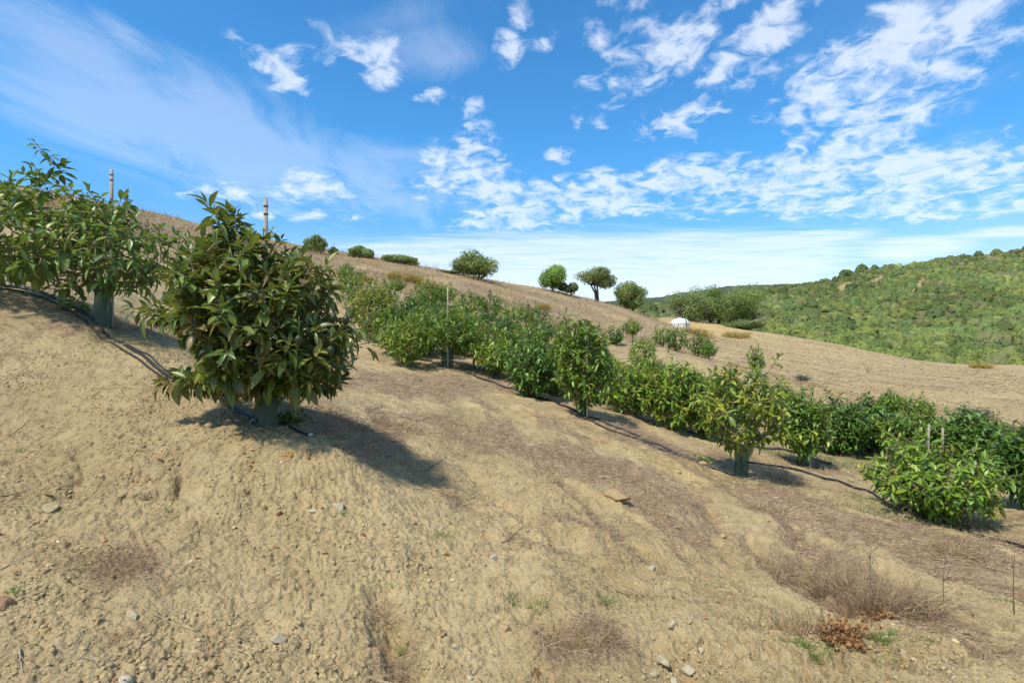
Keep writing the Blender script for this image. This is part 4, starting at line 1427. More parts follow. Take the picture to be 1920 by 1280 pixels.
    foot = [(1610, 92, 92, 48, 'bright', 'big bright green thicket at the foot of the hill by the bare field edge'),
            (1905, 88, 70, 44, 'scrubdark', 'dark green thicket at the foot of the hill near the right edge'),
            (1830, 90, 60, 34, 'scrubgrey', 'greyish rounded thicket at the hill foot left of the dark one'),
            (1720, 92, 70, 34, 'scrub', 'pale green rounded thicket at the hill foot between the bright and greyish ones')]
    for i, (p, rr, wpx, hpx, pal, lab) in enumerate(foot):
        a = math.atan((p - CX) / F)
        zz = float(hill_h(np.array([a]), np.array([rr + 4.0]))[0])
        broad_tree('thicket', lab, 'shrub', (math.sin(a) * rr, math.cos(a) * rr, zz - .3), wpx / F * rr * math.cos(a), hpx / F * rr * .85, np.random.default_rng(950 + i), pal, 0, 3600, .17, 0, 14, 4, 0, 'thickets at the foot of the hill', 0, 2)


hill_scrub()

# ------------------------------------------------------------------ blades, stalks, litter
def blades(g, org, d, length, width, col, rng, curl=.5, segs=2):
    """thin tapering ribbons that bend over"""
    n = len(org)
    d = d / (np.linalg.norm(d, axis=1, keepdims=True) + 1e-9)
    side = np.cross(d, rng.normal(0, 1, (n, 3)))
    side /= np.linalg.norm(side, axis=1, keepdims=True) + 1e-9
    bend = rng.normal(0, 1, (n, 3)) * curl
    bend[:, 2] = -np.abs(bend[:, 2])
    V = []
    for i in range(segs + 1):
        t = i / segs
        p = org + d * (length * t)[:, None] + bend * (length * t * t * .5)[:, None]
        w = (width * (1 - .85 * t))[:, None]
        V += [p + side * w, p - side * w]
    V = np.stack(V, 1).reshape(-1, 3)
    b = np.arange(n)[:, None] * (2 * (segs + 1))
    q = np.concatenate([np.stack([b[:, 0] + 2 * i, b[:, 0] + 2 * i + 1, b[:, 0] + 2 * i + 3, b[:, 0] + 2 * i + 2], 1) for i in range(segs)])
    g.add(V, q, None, np.repeat(col, 2 * (segs + 1), 0))


PAL['ridge'] = [((.42, .32, .19), 5), ((.34, .25, .165), 4), ((.50, .40, .24), 3), ((.27, .19, .13), 3), ((.40, .29, .10), 1), ((.22, .22, .09), .7)]
PAL['litter'] = [((0.410, 0.273, 0.164), 5), ((0.546, 0.403, 0.240), 4), ((0.273, 0.169, 0.098), 4), ((0.710, 0.559, 0.339), 2)]
PAL['pale'] = [((.50, .40, .25), 5), ((.42, .32, .20), 3), ((.58, .49, .33), 3)]
PAL['green'] = [((.13, .17, .05), 5), ((.19, .22, .08), 4), ((.28, .26, .12), 2), ((.09, .13, .035), 2)]
PAL['fresh'] = [((.13, .23, .04), 5), ((.18, .29, .055), 4), ((.09, .16, .03), 2)]


def polar_pts(rng, n, px0, px1, r0, r1, power=1.0):
    az = np.arctan((rng.uniform(px0, px1, n) - CX) / F)
    t = rng.random(n) ** power
    r = r0 * (r1 / r0) ** t
    return np.sin(az) * r, np.cos(az) * r, r, CX + F * np.tan(az)


def ridge_grass():
    rng = np.random.default_rng(31)
    x, y, r, px = polar_pts(rng, 150000, -150, 1330, 15, 72, .8)
    lit, gre, cla = ground_masks(x, y)
    edge = np.interp(np.arctan2(x, y), EDGE_AZ, EDGE_R)
    up = sstep(18, 27, r) * np.where(px > 620, sstep(24, 31, r + (px - 760) * .004), 1)
    keep = (rng.random(len(x)) < up * (.55 + .5 * lit) * (1 - .9 * np.clip(cla, 0, 1))) & (r < edge + 1)
    x, y, r = x[keep], y[keep], r[keep]
    n = len(x)
    clump = np.clip(.75 + .8 * fbm(x * .35, y * .35, 3, 81), .25, 1.7)
    L = (.16 + .26 * rng.random(n)) * clump
    tall = rng.random(n) < .05 + .12 * (r > np.interp(np.arctan2(x, y), EDGE_AZ, EDGE_R) - 9)
    L[tall] *= 2.3
    d = np.stack([rng.normal(.15, .42, n), rng.normal(0, .42, n), np.ones(n)], 1)
    c = pick('ridge', n, rng) * (.8 + .4 * rng.random((n, 1)))
    patch = fbm(x * .15, y * .15, 3, 83)[:, None]
    c = c * np.where(patch > .25, np.array([[1.08, 1.0, .72]]), np.where(patch < -.2, np.array([[.95, .90, 1.0]]), 1.0))
    g = Geo()
    blades(g, np.stack([x, y, H(x, y) - .02], 1), d, L, .00036 * r * (.6 + .5 * rng.random(n)), c, rng, .8)
    o = obj('dry_grass', g.mesh('dry_grass'), M['straw'])
    tag(o, 'tall dry beige grass covering the upper slope and crest', 'grass', None, 'stuff')


ridge_grass()


def near_litter():
    rng = np.random.default_rng(41)
    # straw lying on the ground
    x, y, r, px = polar_pts(rng, 210000, -80, 2000, 2.2, 24, .9)
    lit, gre, cla = ground_masks(x, y)
    br = fbm(x * 2.5, y * 2.5, 3, 14)
    keep = rng.random(len(x)) < np.clip(lit * 1.25 + .5 * br - .18, .02, 1)
    x, y, r = x[keep], y[keep], r[keep]
    n = len(x)
    a = rng.normal(-.6, .9, n)
    d = np.stack([np.cos(a), np.sin(a), np.abs(rng.normal(.02, .22, n))], 1)
    L = .04 + .13 * rng.random(n) ** 2
    c = pick('litter', n, rng) * (.45 + .75 * rng.random((n, 1)))
    g = Geo()
    blades(g, np.stack([x, y, H(x, y) + .004 + .02 * rng.random(n)], 1), d, L, np.maximum(.0011, .00032 * r), c, rng, .35)
    o = obj('straw_litter', g.mesh('straw_litter'), M['straw'])
    tag(o, 'pinkish brown dry straw and twigs strewn over the bare slope', 'straw', None, 'stuff')
    # short green and grey green growth
    x, y, r, px = polar_pts(rng, 150000, -80, 2000, 2.2, 30, .8)
    lit, gre, cla = ground_masks(x, y)
    keep = rng.random(len(x)) < np.clip(gre * 1.2 - .08, 0, 1)
    x, y, r = x[keep], y[keep], r[keep]
    n = len(x)
    d = np.stack([rng.normal(0, .6, n), rng.normal(0, .6, n), np.ones(n)], 1)
    g = Geo()
    blades(g, np.stack([x, y, H(x, y) - .005], 1), d, (.03 + .09 * rng.random(n)) * (.7 + .05 * r), np.maximum(.0014, .00034 * r), pick('green', n, rng) * (.75 + .5 * rng.random((n, 1))), rng, .6)
    o = obj('short_grass', g.mesh('short_grass'), M['blade'])
    tag(o, 'short grey green grass growing in patches under the avocado rows', 'grass', None, 'stuff')
    # sparse upright dead stalks between the rows
    x, y, r, px = polar_pts(rng, 90000, 560, 2000, 4.5, 22, .9)
    lit, gre, cla = ground_masks(x, y)
    keep = rng.random(len(x)) < np.clip(lit * .45 + gre * .35 - .14, 0, 1)
    x, y, r = x[keep], y[keep], r[keep]
    n = len(x)
    d = np.stack([rng.normal(.1, .5, n), rng.normal(-.1, .5, n), np.ones(n)], 1)
    g = Geo()
    blades(g, np.stack([x, y, H(x, y) - .01], 1), d, .06 + .18 * rng.random(n) ** 2, np.maximum(.0012, .00026 * r), pick('litter', n, rng) * (.8 + .4 * rng.random((n, 1))), rng, .6)
    o = obj('dead_stalks', g.mesh('dead_stalks'), M['straw'])
    tag(o, 'thin dead stalks standing among the litter between the rows', 'stalks', None, 'stuff')


near_litter()


def field_stubble():
    rng = np.random.default_rng(45)
    x, y, r, px = polar_pts(rng, 60000, 1240, 2050, 13, 78, .75)
    edge = np.interp(np.arctan2(x, y), EDGE_AZ, EDGE_R)
    tuft = fbm(x * .5, y * .9, 3, 46) + .5 * fbm(x * .12, y * .3, 2, 47)
    keep = (rng.random(len(x)) < np.clip(.25 + .7 * tuft, .06, 1)) & (r < edge - 1) & (hillside_side(px, r))
    x, y, r = x[keep], y[keep], r[keep]
    n = len(x)
    a = rng.normal(0, .7, n)
    d = np.stack([np.cos(a), np.sin(a), np.abs(rng.normal(.15, .35, n))], 1)
    g = Geo()
    c = pick('litter', n, rng) * (.55 + .6 * rng.random((n, 1)))
    c[rng.random(n) < .06] = (.17, .19, .08)
    blades(g, np.stack([x, y, H(x, y) + .01], 1), d, .10 + .16 * rng.random(n), .00040 * r, c, rng, .4)
    o = obj('field_stubble', g.mesh('field_stubble'), M['straw'])
    tag(o, 'short dry stubble scattered over the bare tan field', 'stubble', None, 'stuff')


def hillside_side(px, r):
    return px > 1330 - np.clip(r - 20, 0, 40) * 1.5


field_stubble()

# ---- crumbly clods and gravel
def rock_template(rng, sub=0):
    import bmesh
    bm = bmesh.new()
    bmesh.ops.create_icosphere(bm, subdivisions=sub + 1, radius=1.0)
    v = np.array([p.co[:] for p in bm.verts])
    f = np.array([[q.index for q in p.verts] for p in bm.faces])
    bm.free()
    s = int(rng.integers(0, 999))
    k = 1.15 + .42 * fbm(v[:, 0] * 1.3 + s, v[:, 1] * 1.3 + v[:, 2] * 1.1, 2, s)
    v = v * k[:, None] * np.array([1, rng.uniform(.6, .95), rng.uniform(.42, .7)])
    # chipped flats
    for _ in range(9):
        nn = rng.normal(0, 1, 3)
        nn /= np.linalg.norm(nn)
        dd = v @ nn
        lim = rng.uniform(.38, .66)
        v = v - np.clip(dd - lim, 0, None)[:, None] * nn
    return v, f


def clods():
    rng = np.random.default_rng(51)
    T = [rock_template(rng, 0) for _ in range(8)]
    x, y, r, px = polar_pts(rng, 170000, -80, 2000, 2.1, 12, .85)
    left = sstep(1300, 500, px + (r - 3) * 60)
    bank = np.exp(-(((px - 1290) / 110) ** 2))
    fresh = fbm(x * 1.1, y * 1.1, 3, 19)
    lit, gre, cla = ground_masks(x, y)
    keep = rng.random(len(x)) < np.clip(-.05 + .30 * left + .75 * fresh + .35 * bank * (r < 3.2), .02, .9) * (1 - .6 * lit)
    x, y, r = x[keep], y[keep], r[keep]
    n = len(x)
    s = .0045 + .019 * rng.random(n) ** 4 + .012 * (rng.random(n) < .015)
    s = np.maximum(s, .0016 * r)
    z = H(x, y)
    tone = np.array([[.37, .285, .15]]) * (.78 + .4 * rng.random((n, 1))) * np.array([[1, 1, 1]])
    tone[rng.random(n) < .05] *= 1.35
    tone[rng.random(n) < .03] *= np.array([.9, .6, .5])
    g = Geo()
    k = rng.integers(0, 8, n)
    a = rng.random(n) * 6.28
    for j in range(8):
        m = k == j
        v, f = T[j]
        ca, sa = np.cos(a[m])[:, None], np.sin(a[m])[:, None]
        P = np.stack([(v[None, :, 0] * ca - v[None, :, 1] * sa) * s[m][:, None] + x[m][:, None],
                      (v[None, :, 0] * sa + v[None, :, 1] * ca) * s[m][:, None] + y[m][:, None],
                      v[None, :, 2] * s[m][:, None] + (z[m] - s[m] * .18)[:, None]], -1)
        nn = int(m.sum())
        g.add(P.reshape(-1, 3), None, (f[None] + (np.arange(nn) * len(v))[:, None, None]).reshape(-1, 3), np.repeat(tone[m], len(v), 0))
    o = obj('soil_clods', g.mesh('soil_clods'), M['soil'])
    tag(o, 'crumbled tan soil clods and gravel littering the bare slope', 'soil', None, 'stuff')


clods()

STONES = [  # pixel, pixel, width px, colour, label
    (1158, 940, 66, (.47, .33, .17), 'large flat orange tan rock lying on the washed bank'),
    (1353, 988, 17, (.55, .40, .20), 'round ochre stone on the bank below the yellowing tree'),
    (1456, 935, 9, (.80, .79, .76), 'small white stone among dead stalks right of the yellowing tree'),
    (926, 1040, 18, (.66, .61, .50), 'pale angular stone in the middle of the bare slope'),
    (245, 1150, 34, (.50, .42, .26), 'big half buried tan stone below the straw heap'),
    (98, 945, 40, (.46, .37, .21), 'flat tan slab on the left of the slope'),
    (72, 968, 22, (.50, .38, .19), 'ochre stone just below the flat tan slab'),
    (25, 922, 20, (.49, .38, .20), 'ochre chip near the left edge above the flat slab'),
    (522, 1202, 30, (.50, .42, .27), 'upright pointed tan stone low in the slope'),
    (586, 955, 17, (.62, .56, .42), 'pale grey stone right of the red brick chip'),
    (598, 994, 15, (.62, .55, .40), 'pale stone below the pale grey one'),
    (524, 957, 16, (.30, .11, .06), 'red brick coloured chip in the middle left of the slope'),
    (681, 1004, 12, (.36, .12, .05), 'rusty red chip near the centre of the slope'),
    (357, 1053, 7, (.86, .85, .82), 'tiny white pebble right of the straw heap'),
    (109, 1019, 8, (.84, .83, .80), 'tiny white pebble left of the straw heap'),
    (232, 1276, 40, (.60, .53, .40), 'pale rock cut by the bottom edge of the photo'),
    (638, 950, 30, (.52, .44, .29), 'broad pale clod right of the pale grey stone'),
    (1222, 1066, 26, (.50, .43, .30), 'rounded grey tan stone above the small dark twig tuft'),
    (855, 1200, 26, (.52, .44, .29), 'flat pale stone low at the centre of the slope'),
    (880, 1253, 18, (.60, .52, .36), 'whitish stone near the bottom edge at the centre'),
    (190, 888, 16, (.46, .36, .20), 'small tan flake above the straw heap'),
    (15, 1140, 34, (.34, .20, .12), 'brown stone at the left edge of the slope'),
    (250, 1218, 14, (.50, .42, .27), 'small tan stone right below the half buried one'),
    (1262, 1165, 30, (.56, .47, .31), 'pale crumbly lump at the top of the clod pile'),
    (1240, 1215, 36, (.54, .45, .29), 'largest lump of the pale clod pile'),
    (1290, 1235, 34, (.54, .45, .29), 'lumpy pale clod on the right of the clod pile'),
    (1225, 1255, 24, (.50, .41, .26), 'small lump at the foot of the pale clod pile'),
    (1312, 1195, 22, (.56, .47, .31), 'small lump on the upper right of the pale clod pile'),
    (1265, 1268, 28, (.53, .44, .28), 'low wide lump at the bottom edge in the clod pile'),
    (1315, 870, 20, (.54, .42, .22), 'tan clod on the brow left of the yellowing tree'),
    (1270, 880, 18, (.55, .44, .25), 'second pale clod on the brow further left of the yellowing tree'),
]


def stones():
    for i, (a, b, wpx, c, lab) in enumerate(STONES):
        rng = np.random.default_rng(700 + i)
        x, y = hit(a, b)
        s = wpx / F * y / 2
        v, f = rock_template(rng, 2)
        if i == 0:
            v = v * np.array([1, .8, .55])
        g = Geo()
        g.add(v * s, None, f, np.array(c) * (.82 if c[2] > .7 else .70) * (.92 + .16 * rng.random((len(v), 1))))
        o = obj('clod' if 'lump' in lab or 'clod' in lab else 'stone', g.mesh('stone'), M['stone'], None, (x, y, h1(x, y) + s * (.22 if i == 0 else .05)), rng.random() * 6.28)
        o.rotation_euler[0], o.rotation_euler[1] = rng.normal(0, .2), rng.normal(0, .2)
        tag(o, lab, 'stone', 'stones lying on the slope')


stones()

# ------------------------------------------------------------------ irrigation pipes
def pipe(label, pts, r, lift=.9, wob=0.0, seed=0, color=(.018, .019, .022), group='black irrigation pipes along the rows'):
    P = hits(pts)
    seg = np.concatenate([[0], np.cumsum(np.hypot(*np.diff(P, axis=0).T))])
    n = max(8, int(seg[-1] / .09))
    s = np.linspace(0, seg[-1], n)
    xs, ys = np.interp(s, seg, P[:, 0]), np.interp(s, seg, P[:, 1])
    for _ in range(8):
        xs[1:-1] = (xs[:-2] + xs[1:-1] + xs[2:]) / 3
        ys[1:-1] = (ys[:-2] + ys[1:-1] + ys[2:]) / 3
    xs = xs + wob * np.sin(s * 2.1 + seed) + wob * .5 * np.sin(s * 5.3 + 2 * seed)
    ys = ys + wob * np.cos(s * 1.7 + seed * 2)
    zs = H(xs, ys)
    k = np.array([.25, .5, .25])
    zz = zs.copy()
    zz[1:-1] = np.maximum(np.convolve(zs, k, 'valid'), zs[1:-1] - .004)
    g = Geo()
    tube(g, np.stack([xs, ys, zz + r * lift], 1), r, 8, color)
    o = obj('irrigation_pipe', g.mesh('irrigation_pipe', True), M['pipe'])
    return tag(o, label, 'pipe', group)


def pipes():
    A = [(-60, 528), (0, 533), (60, 545), (120, 568), (180, 612), (230, 650), (300, 690), (350, 712), (420, 745), (478, 788)]
    pipe('thick black pipe running from the left edge past both near trees', A, .016, 1.0, .012, 1)
    pipe('second black pipe lying alongside the thick one by the open uphill tree', [(a - 2, b + 9) for a, b in A[:-3]] + [(345, 716), (420, 752), (470, 786)], .010, 1.6, .02, 3)
    pipe('thin black pipe looping above the others at the left edge', [(20, 536), (70, 542), (105, 548), (140, 572), (178, 606), (225, 644), (300, 686), (360, 716)], .008, 2.2, .015, 5)
    e = pipe('short black pipe end sticking out right of the foot of the nearest tree', [(520, 790), (545, 803), (582, 819)], .012, 1.2)
    g = Geo()
    x, y, z = gpt(582, 819)
    tube(g, [(x - .012, y + .004, z + .016), (x + .016, y - .004, z + .014)], .015, 10, (.35, .36, .36))
    obj('end_clamp', g.mesh('end_clamp'), M['pipe'], e)
    x, y, z = gpt(478, 792)
    t = thing('pipe_valve', 'round grey black pipe valve cap at the foot of the nearest tree', 'valve', (x, y - .02, z + .03))
    g = Geo()
    tube(g, [(-.03, .05, 0), (0, -.0, 0), (.008, -.028, -.004)], [.017, .02, .023], 14, (.03, .03, .033))
    obj('body', g.mesh('body', True), M['pipe'], t)
    g = Geo()
    tube(g, [(.006, -.024, -.004), (.010, -.038, -.006)], [.025, .025], 16, (.20, .20, .20))
    obj('ring', g.mesh('ring'), M['pipe'], t)
    g = Geo()
    tube(g, [(.009, -.034, -.006), (.012, -.044, -.007)], [.018, .015], 14, (.035, .035, .04))
    obj('plug', g.mesh('plug'), M['pipe'], t)
    B = [(705, 643), (740, 658), (790, 673), (870, 700), (950, 727), (1045, 757), (1100, 785), (1180, 815), (1260, 846), (1330, 873), (1388, 893)]
    pipe('long black pipe along the second row from the front tree crown to the yellowing tree', B, .018, 1.2, .012, 2)
    pipe('thinner black pipe beside the lower stretch of the long second row pipe', [(1075, 779), (1140, 806), (1215, 832), (1300, 864), (1380, 893)], .013, 1.5, .02, 7)
    pipe('black pipe running down right from the yellowing tree towards the large bright bush', [(1400, 868), (1505, 884), (1560, 900), (1640, 927), (1700, 955), (1790, 985), (1860, 1010), (1960, 1040)], .017, 1.2, .012, 4)
    pipe('black pipe on the third row under the light green bushes', [(1135, 742), (1190, 765), (1265, 800), (1330, 820), (1370, 830), (1440, 842), (1510, 855), (1560, 872)], .018, 1.2, .015, 6)


pipes()

# ------------------------------------------------------------------ white tank below the trees
def tank():
    x, y = (1275 - CX) / F * 66, 66.0
    z = h1(x, y)
    t = thing('water_tank', 'white domed water tank half hidden in dry grass below the tree group', 'tank', (x, y, z - .15))
    Rr, Hh = 1.16, 1.62
    prof = [(1.0, 0), (1.0, .55), (.97, .66), (.86, .80), (.68, .90), (.42, .97), (.16, .995), (0.02, 1.0)]
    n = 48
    V, q = [], []
    for (a, b) in prof:
        for j in range(n):
            an = j * 2 * PI / n
            rr = Rr * a * (1 + .012 * math.cos(16 * an))
            V.append((rr * math.cos(an), rr * math.sin(an), b * Hh))
    for i in range(len(prof) - 1):
        for j in range(n):
            q.append((i * n + j, i * n + (j + 1) % n, (i + 1) * n + (j + 1) % n, (i + 1) * n + j))
    g = Geo()
    g.add(V, q, None, (.60, .59, .555))
    obj('body', g.mesh('body', True), M['tank'], t)
    g = Geo()
    tube(g, [(.42, -1.12, 0), (.42, -1.13, .9), (.40, -1.02, 1.2), (.36, -.80, 1.38)], .06, 8, (.10, .10, .10))
    obj('inlet_pipe', g.mesh('inlet_pipe', True), M['pipe'], t)
    g = Geo()
    tube(g, [(0, 0, Hh - .04), (0, 0, Hh + .06)], [.20, .19], 16, (.50, .50, .48))
    obj('lid', g.mesh('lid'), M['tank'], t)
    for zz in (.32, .86):
        g = Geo()
        an = np.linspace(0, 2 * PI, 49)
        tube(g, np.stack([np.cos(an) * (Rr + .012), np.sin(an) * (Rr + .012), np.full(49, zz)], 1), .022, 6, (.46, .45, .43), False)
        obj('hoop', g.mesh('hoop', True), M['tank'], t)


tank()

# ------------------------------------------------------------------ dry bushes, weeds, dead stems, sticks
def stem_bush(name, label, cat, loc, w, h, rng, pal, n, r, group=None, leaf=None, leafn=0, spread=1.0, matk='straw', leafsize=.012):
    """a tangle of fine stems rising from one root, some branching, with optional small leaves"""
    g = Geo()
    a = rng.random(n) * 6.28
    el = np.abs(rng.normal(0, .55 * spread, n))
    d = np.stack([np.sin(el) * np.cos(a), np.sin(el) * np.sin(a), np.cos(el) + .05], 1)
    root = np.stack([np.cos(a) * rng.random(n) * w * .32, np.sin(a) * rng.random(n) * w * .22, np.full(n, -.01)], 1)
    gx, gy = loc[0] + root[:, 0], loc[1] + root[:, 1]
    root[:, 2] = H(gx, gy) - loc[2] - .01
    L = h * (.5 + .6 * rng.random(n)) / np.maximum(.55, d[:, 2])
    L = np.minimum(L, w * .7 + h * .4)
    c = pick(pal, n, rng) * (.75 + .5 * rng.random((n, 1)))
    blades(g, root, d, L, np.full(n, r), c, rng, .55, 4)
    m = n * 2
    k = rng.integers(0, n, m)
    p = root[k] + d[k] * (L[k] * rng.uniform(.3, .85, m))[:, None]
    d2 = d[k] + rng.normal(0, .55, (m, 3))
    blades(g, p, d2, L[k] * rng.uniform(.15, .4, m), np.full(m, r * .7), c[k] * 1.08, rng, .6, 2)
    me = g.mesh(name)
    if not leaf:
        o = obj(name, me, M[matk], None, loc)
        return tag(o, label, cat, group)
    t = thing(name, label, cat, loc, 0, group)
    obj('stems', me, M[matk], t)
    g = Geo()
    k = rng.integers(0, n, leafn)
    p = root[k] + d[k] * (L[k] * rng.uniform(.25, 1.0, leafn))[:, None] + rng.normal(0, .03 * w, (leafn, 3))
    p[:, 2] = np.maximum(p[:, 2], .008)
    quads_at(g, p, rng.normal(0, 1, (leafn, 3)) + np.array([0, 0, .6]), leafsize * (.6 + .8 * rng.random(leafn)), pick(leaf, leafn, rng) * (.75 + .5 * rng.random((leafn, 1))), rng)
    obj('leaves', g.mesh('leaves'), M['blade'], t)
    return t


def weeds():
    rng = np.random.default_rng(61)

    def at(a, b):
        return gpt(a, b)

    def px(w, loc):
        return w / F * loc[1]
    B = 'dry bushes at the foot of the bank'
    for (a, b, w, h, lab, n) in (
            (1640, 1130, 210, 90, 'large grey brown dry bush at the foot of the washed bank', 420),
            (1560, 1085, 130, 90, 'tall brownish dry bush leaning in the wide gully', 300),
            (1500, 1160, 150, 40, 'low dark dry tangle left of the large dry bush', 220),
            (1730, 1145, 130, 55, 'pale thin dry bush right of the large dry one', 220),
            (1455, 1060, 60, 90, 'narrow clump of upright dry stalks in the gully', 60)):
        L = at(a, b)
        stem_bush('dry_bush', lab, 'dry bush', L, px(w, L), px(h, L), rng, 'dry', n, .0022, B)
    for (a, b, w, h, lab) in ((1582, 1185, 110, 36, 'rust orange bush with crisp dead leaves at the bottom of the bank'), (1655, 1145, 46, 24, 'small reddish clump of dead leaves in the large dry bush')):
        L = at(a, b)
        stem_bush('dead_leaf_bush', lab, 'dry bush', L, px(w, L), px(h, L), rng, 'rust', 90, .0018, B, 'rust', 520 if w > 60 else 160, 1.3, 'straw', .013)
    S_ = 'heaps of dry straw on the slope'
    for (a, b, w, h, lab, n, pal) in (
            (1105, 1200, 170, 50, 'big heap of grey brown dry straw low at the centre', 420, 'dry'),
            (1050, 1160, 90, 30, 'thin straw trail above the big straw heap', 130, 'dry'),
            (235, 1060, 120, 50, 'heap of tangled pale straw on the left of the slope', 260, 'litter'),
            (300, 1100, 80, 36, 'yellowish straw tuft on the right side of the left heap', 120, 'pale'),
            (760, 1225, 110, 40, 'dark brown straw in the hollow at the bottom centre left', 240, 'dry'),
            (718, 1125, 70, 46, 'straw hanging over the small hollow above the green sprig', 150, 'litter'),
            (1212, 1105, 60, 26, 'small dark twig tuft on the bare bank', 90, 'dry'),
            (225, 1190, 60, 30, 'small dark straw scrap below the left heap', 80, 'dry'),
            (120, 840, 40, 46, 'wispy dead plant near the left edge', 26, 'pale'),
            (1480, 900, 120, 40, 'dry grass clump right of the yellowing tree sleeve', 220, 'litter'),
            (1440, 955, 120, 40, 'dry grass clump on the bank below the yellowing tree', 200, 'litter'),
            (1780, 1030, 150, 40, 'reddish dry grass under the large bright bush', 260, 'dry'),
            (650, 790, 130, 30, 'dry grass lying in the shade right of the nearest tree', 240, 'dry'),
            (740, 800, 140, 26, 'matted dry grass at the end of the front tree shadow', 220, 'dry')):
        L = at(a, b)
        stem_bush('straw_heap', lab, 'straw', L, px(w, L), px(h, L) * .7, rng, pal, n, max(.0013, .00042 * L[1]), S_, None, 0, 1.7)
    G_ = 'little green weeds on the bare soil'
    for (a, b, w, h, lab, n) in (
            (42, 838, 40, 16, 'small rosette of green leaves at the left edge', 30),
            (122, 948, 14, 10, 'tiny green sprout above the ochre stone', 12),
            (24, 1115, 34, 22, 'fine green tuft at the left edge beside the brown stone', 40),
            (756, 1175, 24, 46, 'bright green sprig in the small hollow', 36),
            (730, 1090, 18, 16, 'tiny green blades at the top of the small hollow', 16),
            (312, 948, 22, 16, 'small green blades above the left straw heap', 20),
            (960, 1115, 70, 16, 'thin green blades beside the straw trail', 60),
            (1010, 1130, 60, 20, 'green tuft touching the straw trail', 60),
            (1130, 1120, 50, 24, 'fine green grass on the bare bank above the big heap', 50),
            (1510, 1192, 150, 16, 'bright green grass strip in front of the rust orange bush', 420),
            (1650, 1184, 90, 18, 'bright green grass right of the rust orange bush', 260),
            (1655, 1225, 110, 13, 'bright green grass by the wheel ruts', 260),
            (1730, 1190, 60, 10, 'small green grass patch by the pale thin dry bush', 60),
            (1880, 1135, 50, 12, 'green tuft near the right edge of the track', 50),
            (640, 965, 16, 14, 'tiny green weed near the pale clod', 12),
            (480, 1126, 14, 10, 'tiny lone green weed in the middle of the slope', 8),
            (830, 995, 50, 20, 'thin pale green blades at the slope centre', 40)):
        L = at(a, b)
        w_, h_ = px(w, L), px(h, L)
        stem_bush('green_weed', lab, 'weed', L, w_, max(h_, .02), rng, 'fresh', n, .0019, G_, None, 0, 1.2, 'blade')
    for (a, b, w, h, lab, pal) in ((150, 585, 70, 34, 'leafy green weed by the sleeve of the open uphill tree', 'mid'), (545, 790, 34, 26, 'green weed at the pipe end below the nearest tree', 'left'),
                                   (1316, 866, 26, 14, 'little leafy weed on the brow beside the long pipe', 'mid')):
        L = at(a, b)
        stem_bush('leafy_weed', lab, 'weed', L, px(w, L), px(h, L), rng, 'green', 40, .003, 'leafy weeds by the pipes', pal, 160, 1.2, 'blade', .022)
    F_ = 'shrubs on the bare field'
    for (a, b, w, h, lab, pal) in ((1835, 785, 48, 26, 'grey green shrub on the bare field', 'greyweed'), (1893, 816, 32, 20, 'small faded shrub on the field near the right edge', 'dry'),
                                   (1505, 716, 20, 12, 'tiny grey green tuft on the field', 'greyweed')):
        L = at(a, b)
        stem_bush('field_shrub', lab, 'shrub', L, px(w, L), px(h, L), rng, pal, 260, .006, F_, pal, 900, 1.1, 'straw', .03)
    L = at(1628, 698)
    stem_bush('tall_weed', 'tall thin yellowish stalk alone on the bare field', 'weed', L, px(14, L), px(34, L), rng, 'ridge', 16, .012, None, None, 0, .5)
    O_ = 'ochre weeds on the hill'
    for (a, b, w, h, lab) in ((740, 527, 30, 16, 'left ochre weed clump on the upper hill'), (775, 533, 46, 20, 'wide ochre weed clump on the upper hill'), (805, 542, 24, 14, 'right ochre weed clump on the upper hill'),
                              (1310, 628, 70, 13, 'golden grass patch right of the white tank'), (1380, 632, 70, 9, 'golden grass strip on the field corner right of the tank'), (1020, 583, 24, 14, 'ochre weed between orchard and dry grass'),
                              (692, 530, 30, 14, 'pale ochre weed on the hill left of the others'), (1840, 690, 60, 8, 'yellow weeds on the far field edge at the hill foot')):
        x, y = hit(a, b)
        L = (x, y, h1(x, y))
        stem_bush('ochre_weed', lab, 'weed', L, px(w, L) * 1.1, px(h, L), rng, 'ochre', 420, .00042 * y, O_, 'ochre', 500, .9, 'straw', .0011 * y)
    D_ = 'tall dead stems at the right'
    v, f_ = rock_template(rng, 0)
    gs = Geo()
    gs.add(v * .007, None, f_, (.09, .065, .05))
    seed = gs.mesh('seed_head')
    for (a, b, h, lab) in ((1770, 1140, 80, 'tall dead stem with dark seed heads on the bank'), (1902, 1150, 120, 'tall dark dead stem near the right edge'), (1632, 1100, 80, 'thin upright dead stem in the large dry bush')):
        L = at(a, b)
        t = thing('dead_weed', lab, 'dead plant', L, 0, D_)
        g = Geo()
        H_ = px(h, L)
        pts = [(.012 * math.sin(3 * q + a) * q, .01 * q, H_ * q - .01) for q in np.linspace(0, 1, 6)]
        tube(g, pts, np.linspace(.0034, .0016, 6), 5, (.16, .12, .09))
        heads = []
        for q in range(9):
            f = .3 + .7 * rng.random()
            an = rng.random() * 6.28
            p0 = np.array([.012 * math.sin(3 * f + a) * f, .01 * f, H_ * f])
            p1 = p0 + np.array([math.cos(an) * .05, math.sin(an) * .05, .045])
            tube(g, [p0, (p0 + p1) / 2 + np.array([0, 0, -.008]), p1], [.0017, .0014, .001], 4, (.18, .135, .10))
            heads.append(p1)
        obj('stem', g.mesh('stem'), M['straw'], t)
        for p1 in heads:
            obj('seed_head', seed, M['straw'], t, p1)
    K_ = 'dry sticks lying on the slope'
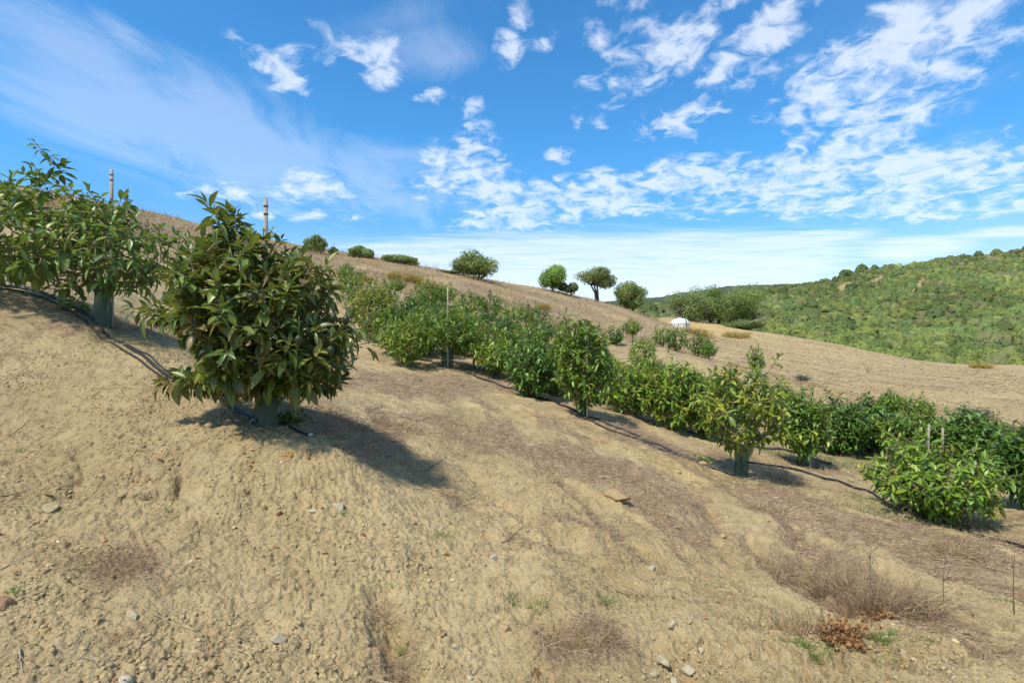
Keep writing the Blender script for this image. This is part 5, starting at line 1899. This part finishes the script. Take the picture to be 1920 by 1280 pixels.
    for (p, q, r, lab) in (((800, 878), (838, 855), .004, 'dark stick right of the nearest tree'), ((940, 1010), (985, 985), .004, 'forked dark twig at the slope centre'), ((738, 1032), (806, 1060), .0035, 'thin brown twig left of the pale angular stone'),
                           ((1030, 1165), (1044, 1130), .004, 'pale stick standing out of the straw trail'), ((36, 1225), (42, 1270), .004, 'short pale stick near the left bottom corner'), ((150, 1230), (210, 1245), .003, 'thin grey twig low on the left'),
                           ((270, 1140), (370, 1185), .0028, 'long pale straw below the left heap'), ((0, 1060), (62, 1040), .0035, 'grey twig at the left edge'), ((0, 925), (60, 905), .004, 'dark twig at the left edge by the ochre chip'),
                           ((1820, 1000), (1850, 1050), .006, 'pale bare branch under the large bright bush'), ((700, 1062), (760, 1068), .003, 'light straw stick left of the thin brown twig'), ((1155, 1085), (1210, 1108), .003, 'dark curved twig reaching the small twig tuft'),
                           ((15, 815), (62, 778), .004, 'dark root line on the left slope'), ((600, 770), (700, 795), .003, 'pale fallen stalk in the shade right of the nearest tree'), ((1085, 1150), (1120, 1155), .004, 'pale curved stick above the big straw heap'),
                           ((100, 880), (140, 876), .004, 'grey weathered stick by the wispy dead plant')):
        P = hits([p, ((p[0] * .6 + q[0] * .4), (p[1] * .6 + q[1] * .4) + 3), q])
        g = Geo()
        x = np.interp(np.linspace(0, 2, 9), [0, 1, 2], P[:, 0])
        y = np.interp(np.linspace(0, 2, 9), [0, 1, 2], P[:, 1])
        z = H(x, y)
        z = np.convolve(np.pad(z, 2, 'edge'), np.ones(5) / 5, 'valid') + r * 1.3 + .004
        tone = np.array((.34, .27, .19) if 'pale' in lab or 'light' in lab else (.26, .22, .18) if 'grey' in lab else (.11, .08, .055))
        tube(g, np.stack([x, y, z], 1), np.linspace(r, r * .5, 9), 6, tone)
        m0 = np.array([x[4], y[4], z[4]])
        e0 = m0 + np.array([.03, -.04, .02])
        tube(g, [m0, (m0 + e0) / 2, e0], [r * .6, r * .5, r * .3], 5, tone)
        o = obj('stick', g.mesh('stick', True), M['wood'])
        tag(o, lab, 'stick', K_)


weeds()


def fallen_leaves():
    rng = np.random.default_rng(71)
    n = 130
    x, y, r, px = polar_pts(rng, n, 0, 1900, 2.3, 9, .9)
    xa = -1.6 + rng.normal(0, .5, 70)
    ya = 4.3 + rng.normal(0, .45, 70)
    x, y = np.concatenate([x, xa]), np.concatenate([y, ya])
    n = len(x)
    g = Geo()
    a = rng.random(n) * 6.28
    d = np.stack([np.cos(a), np.sin(a), rng.normal(0, .2, n)], 1)
    nr = np.stack([rng.normal(0, .4, n), rng.normal(0, .4, n), np.ones(n)], 1)
    put_leaves(g, np.stack([x, y, H(x, y) + .012], 1), d, nr, .025 + .05 * rng.random(n), pick('rust', n, rng) * (.6 + .5 * rng.random((n, 1))), P_LOW, rng)
    o = obj('fallen_leaves', g.mesh('fallen_leaves'), M['straw'])
    tag(o, 'curled rust brown fallen leaves scattered on the soil', 'leaves', None, 'stuff')


fallen_leaves()
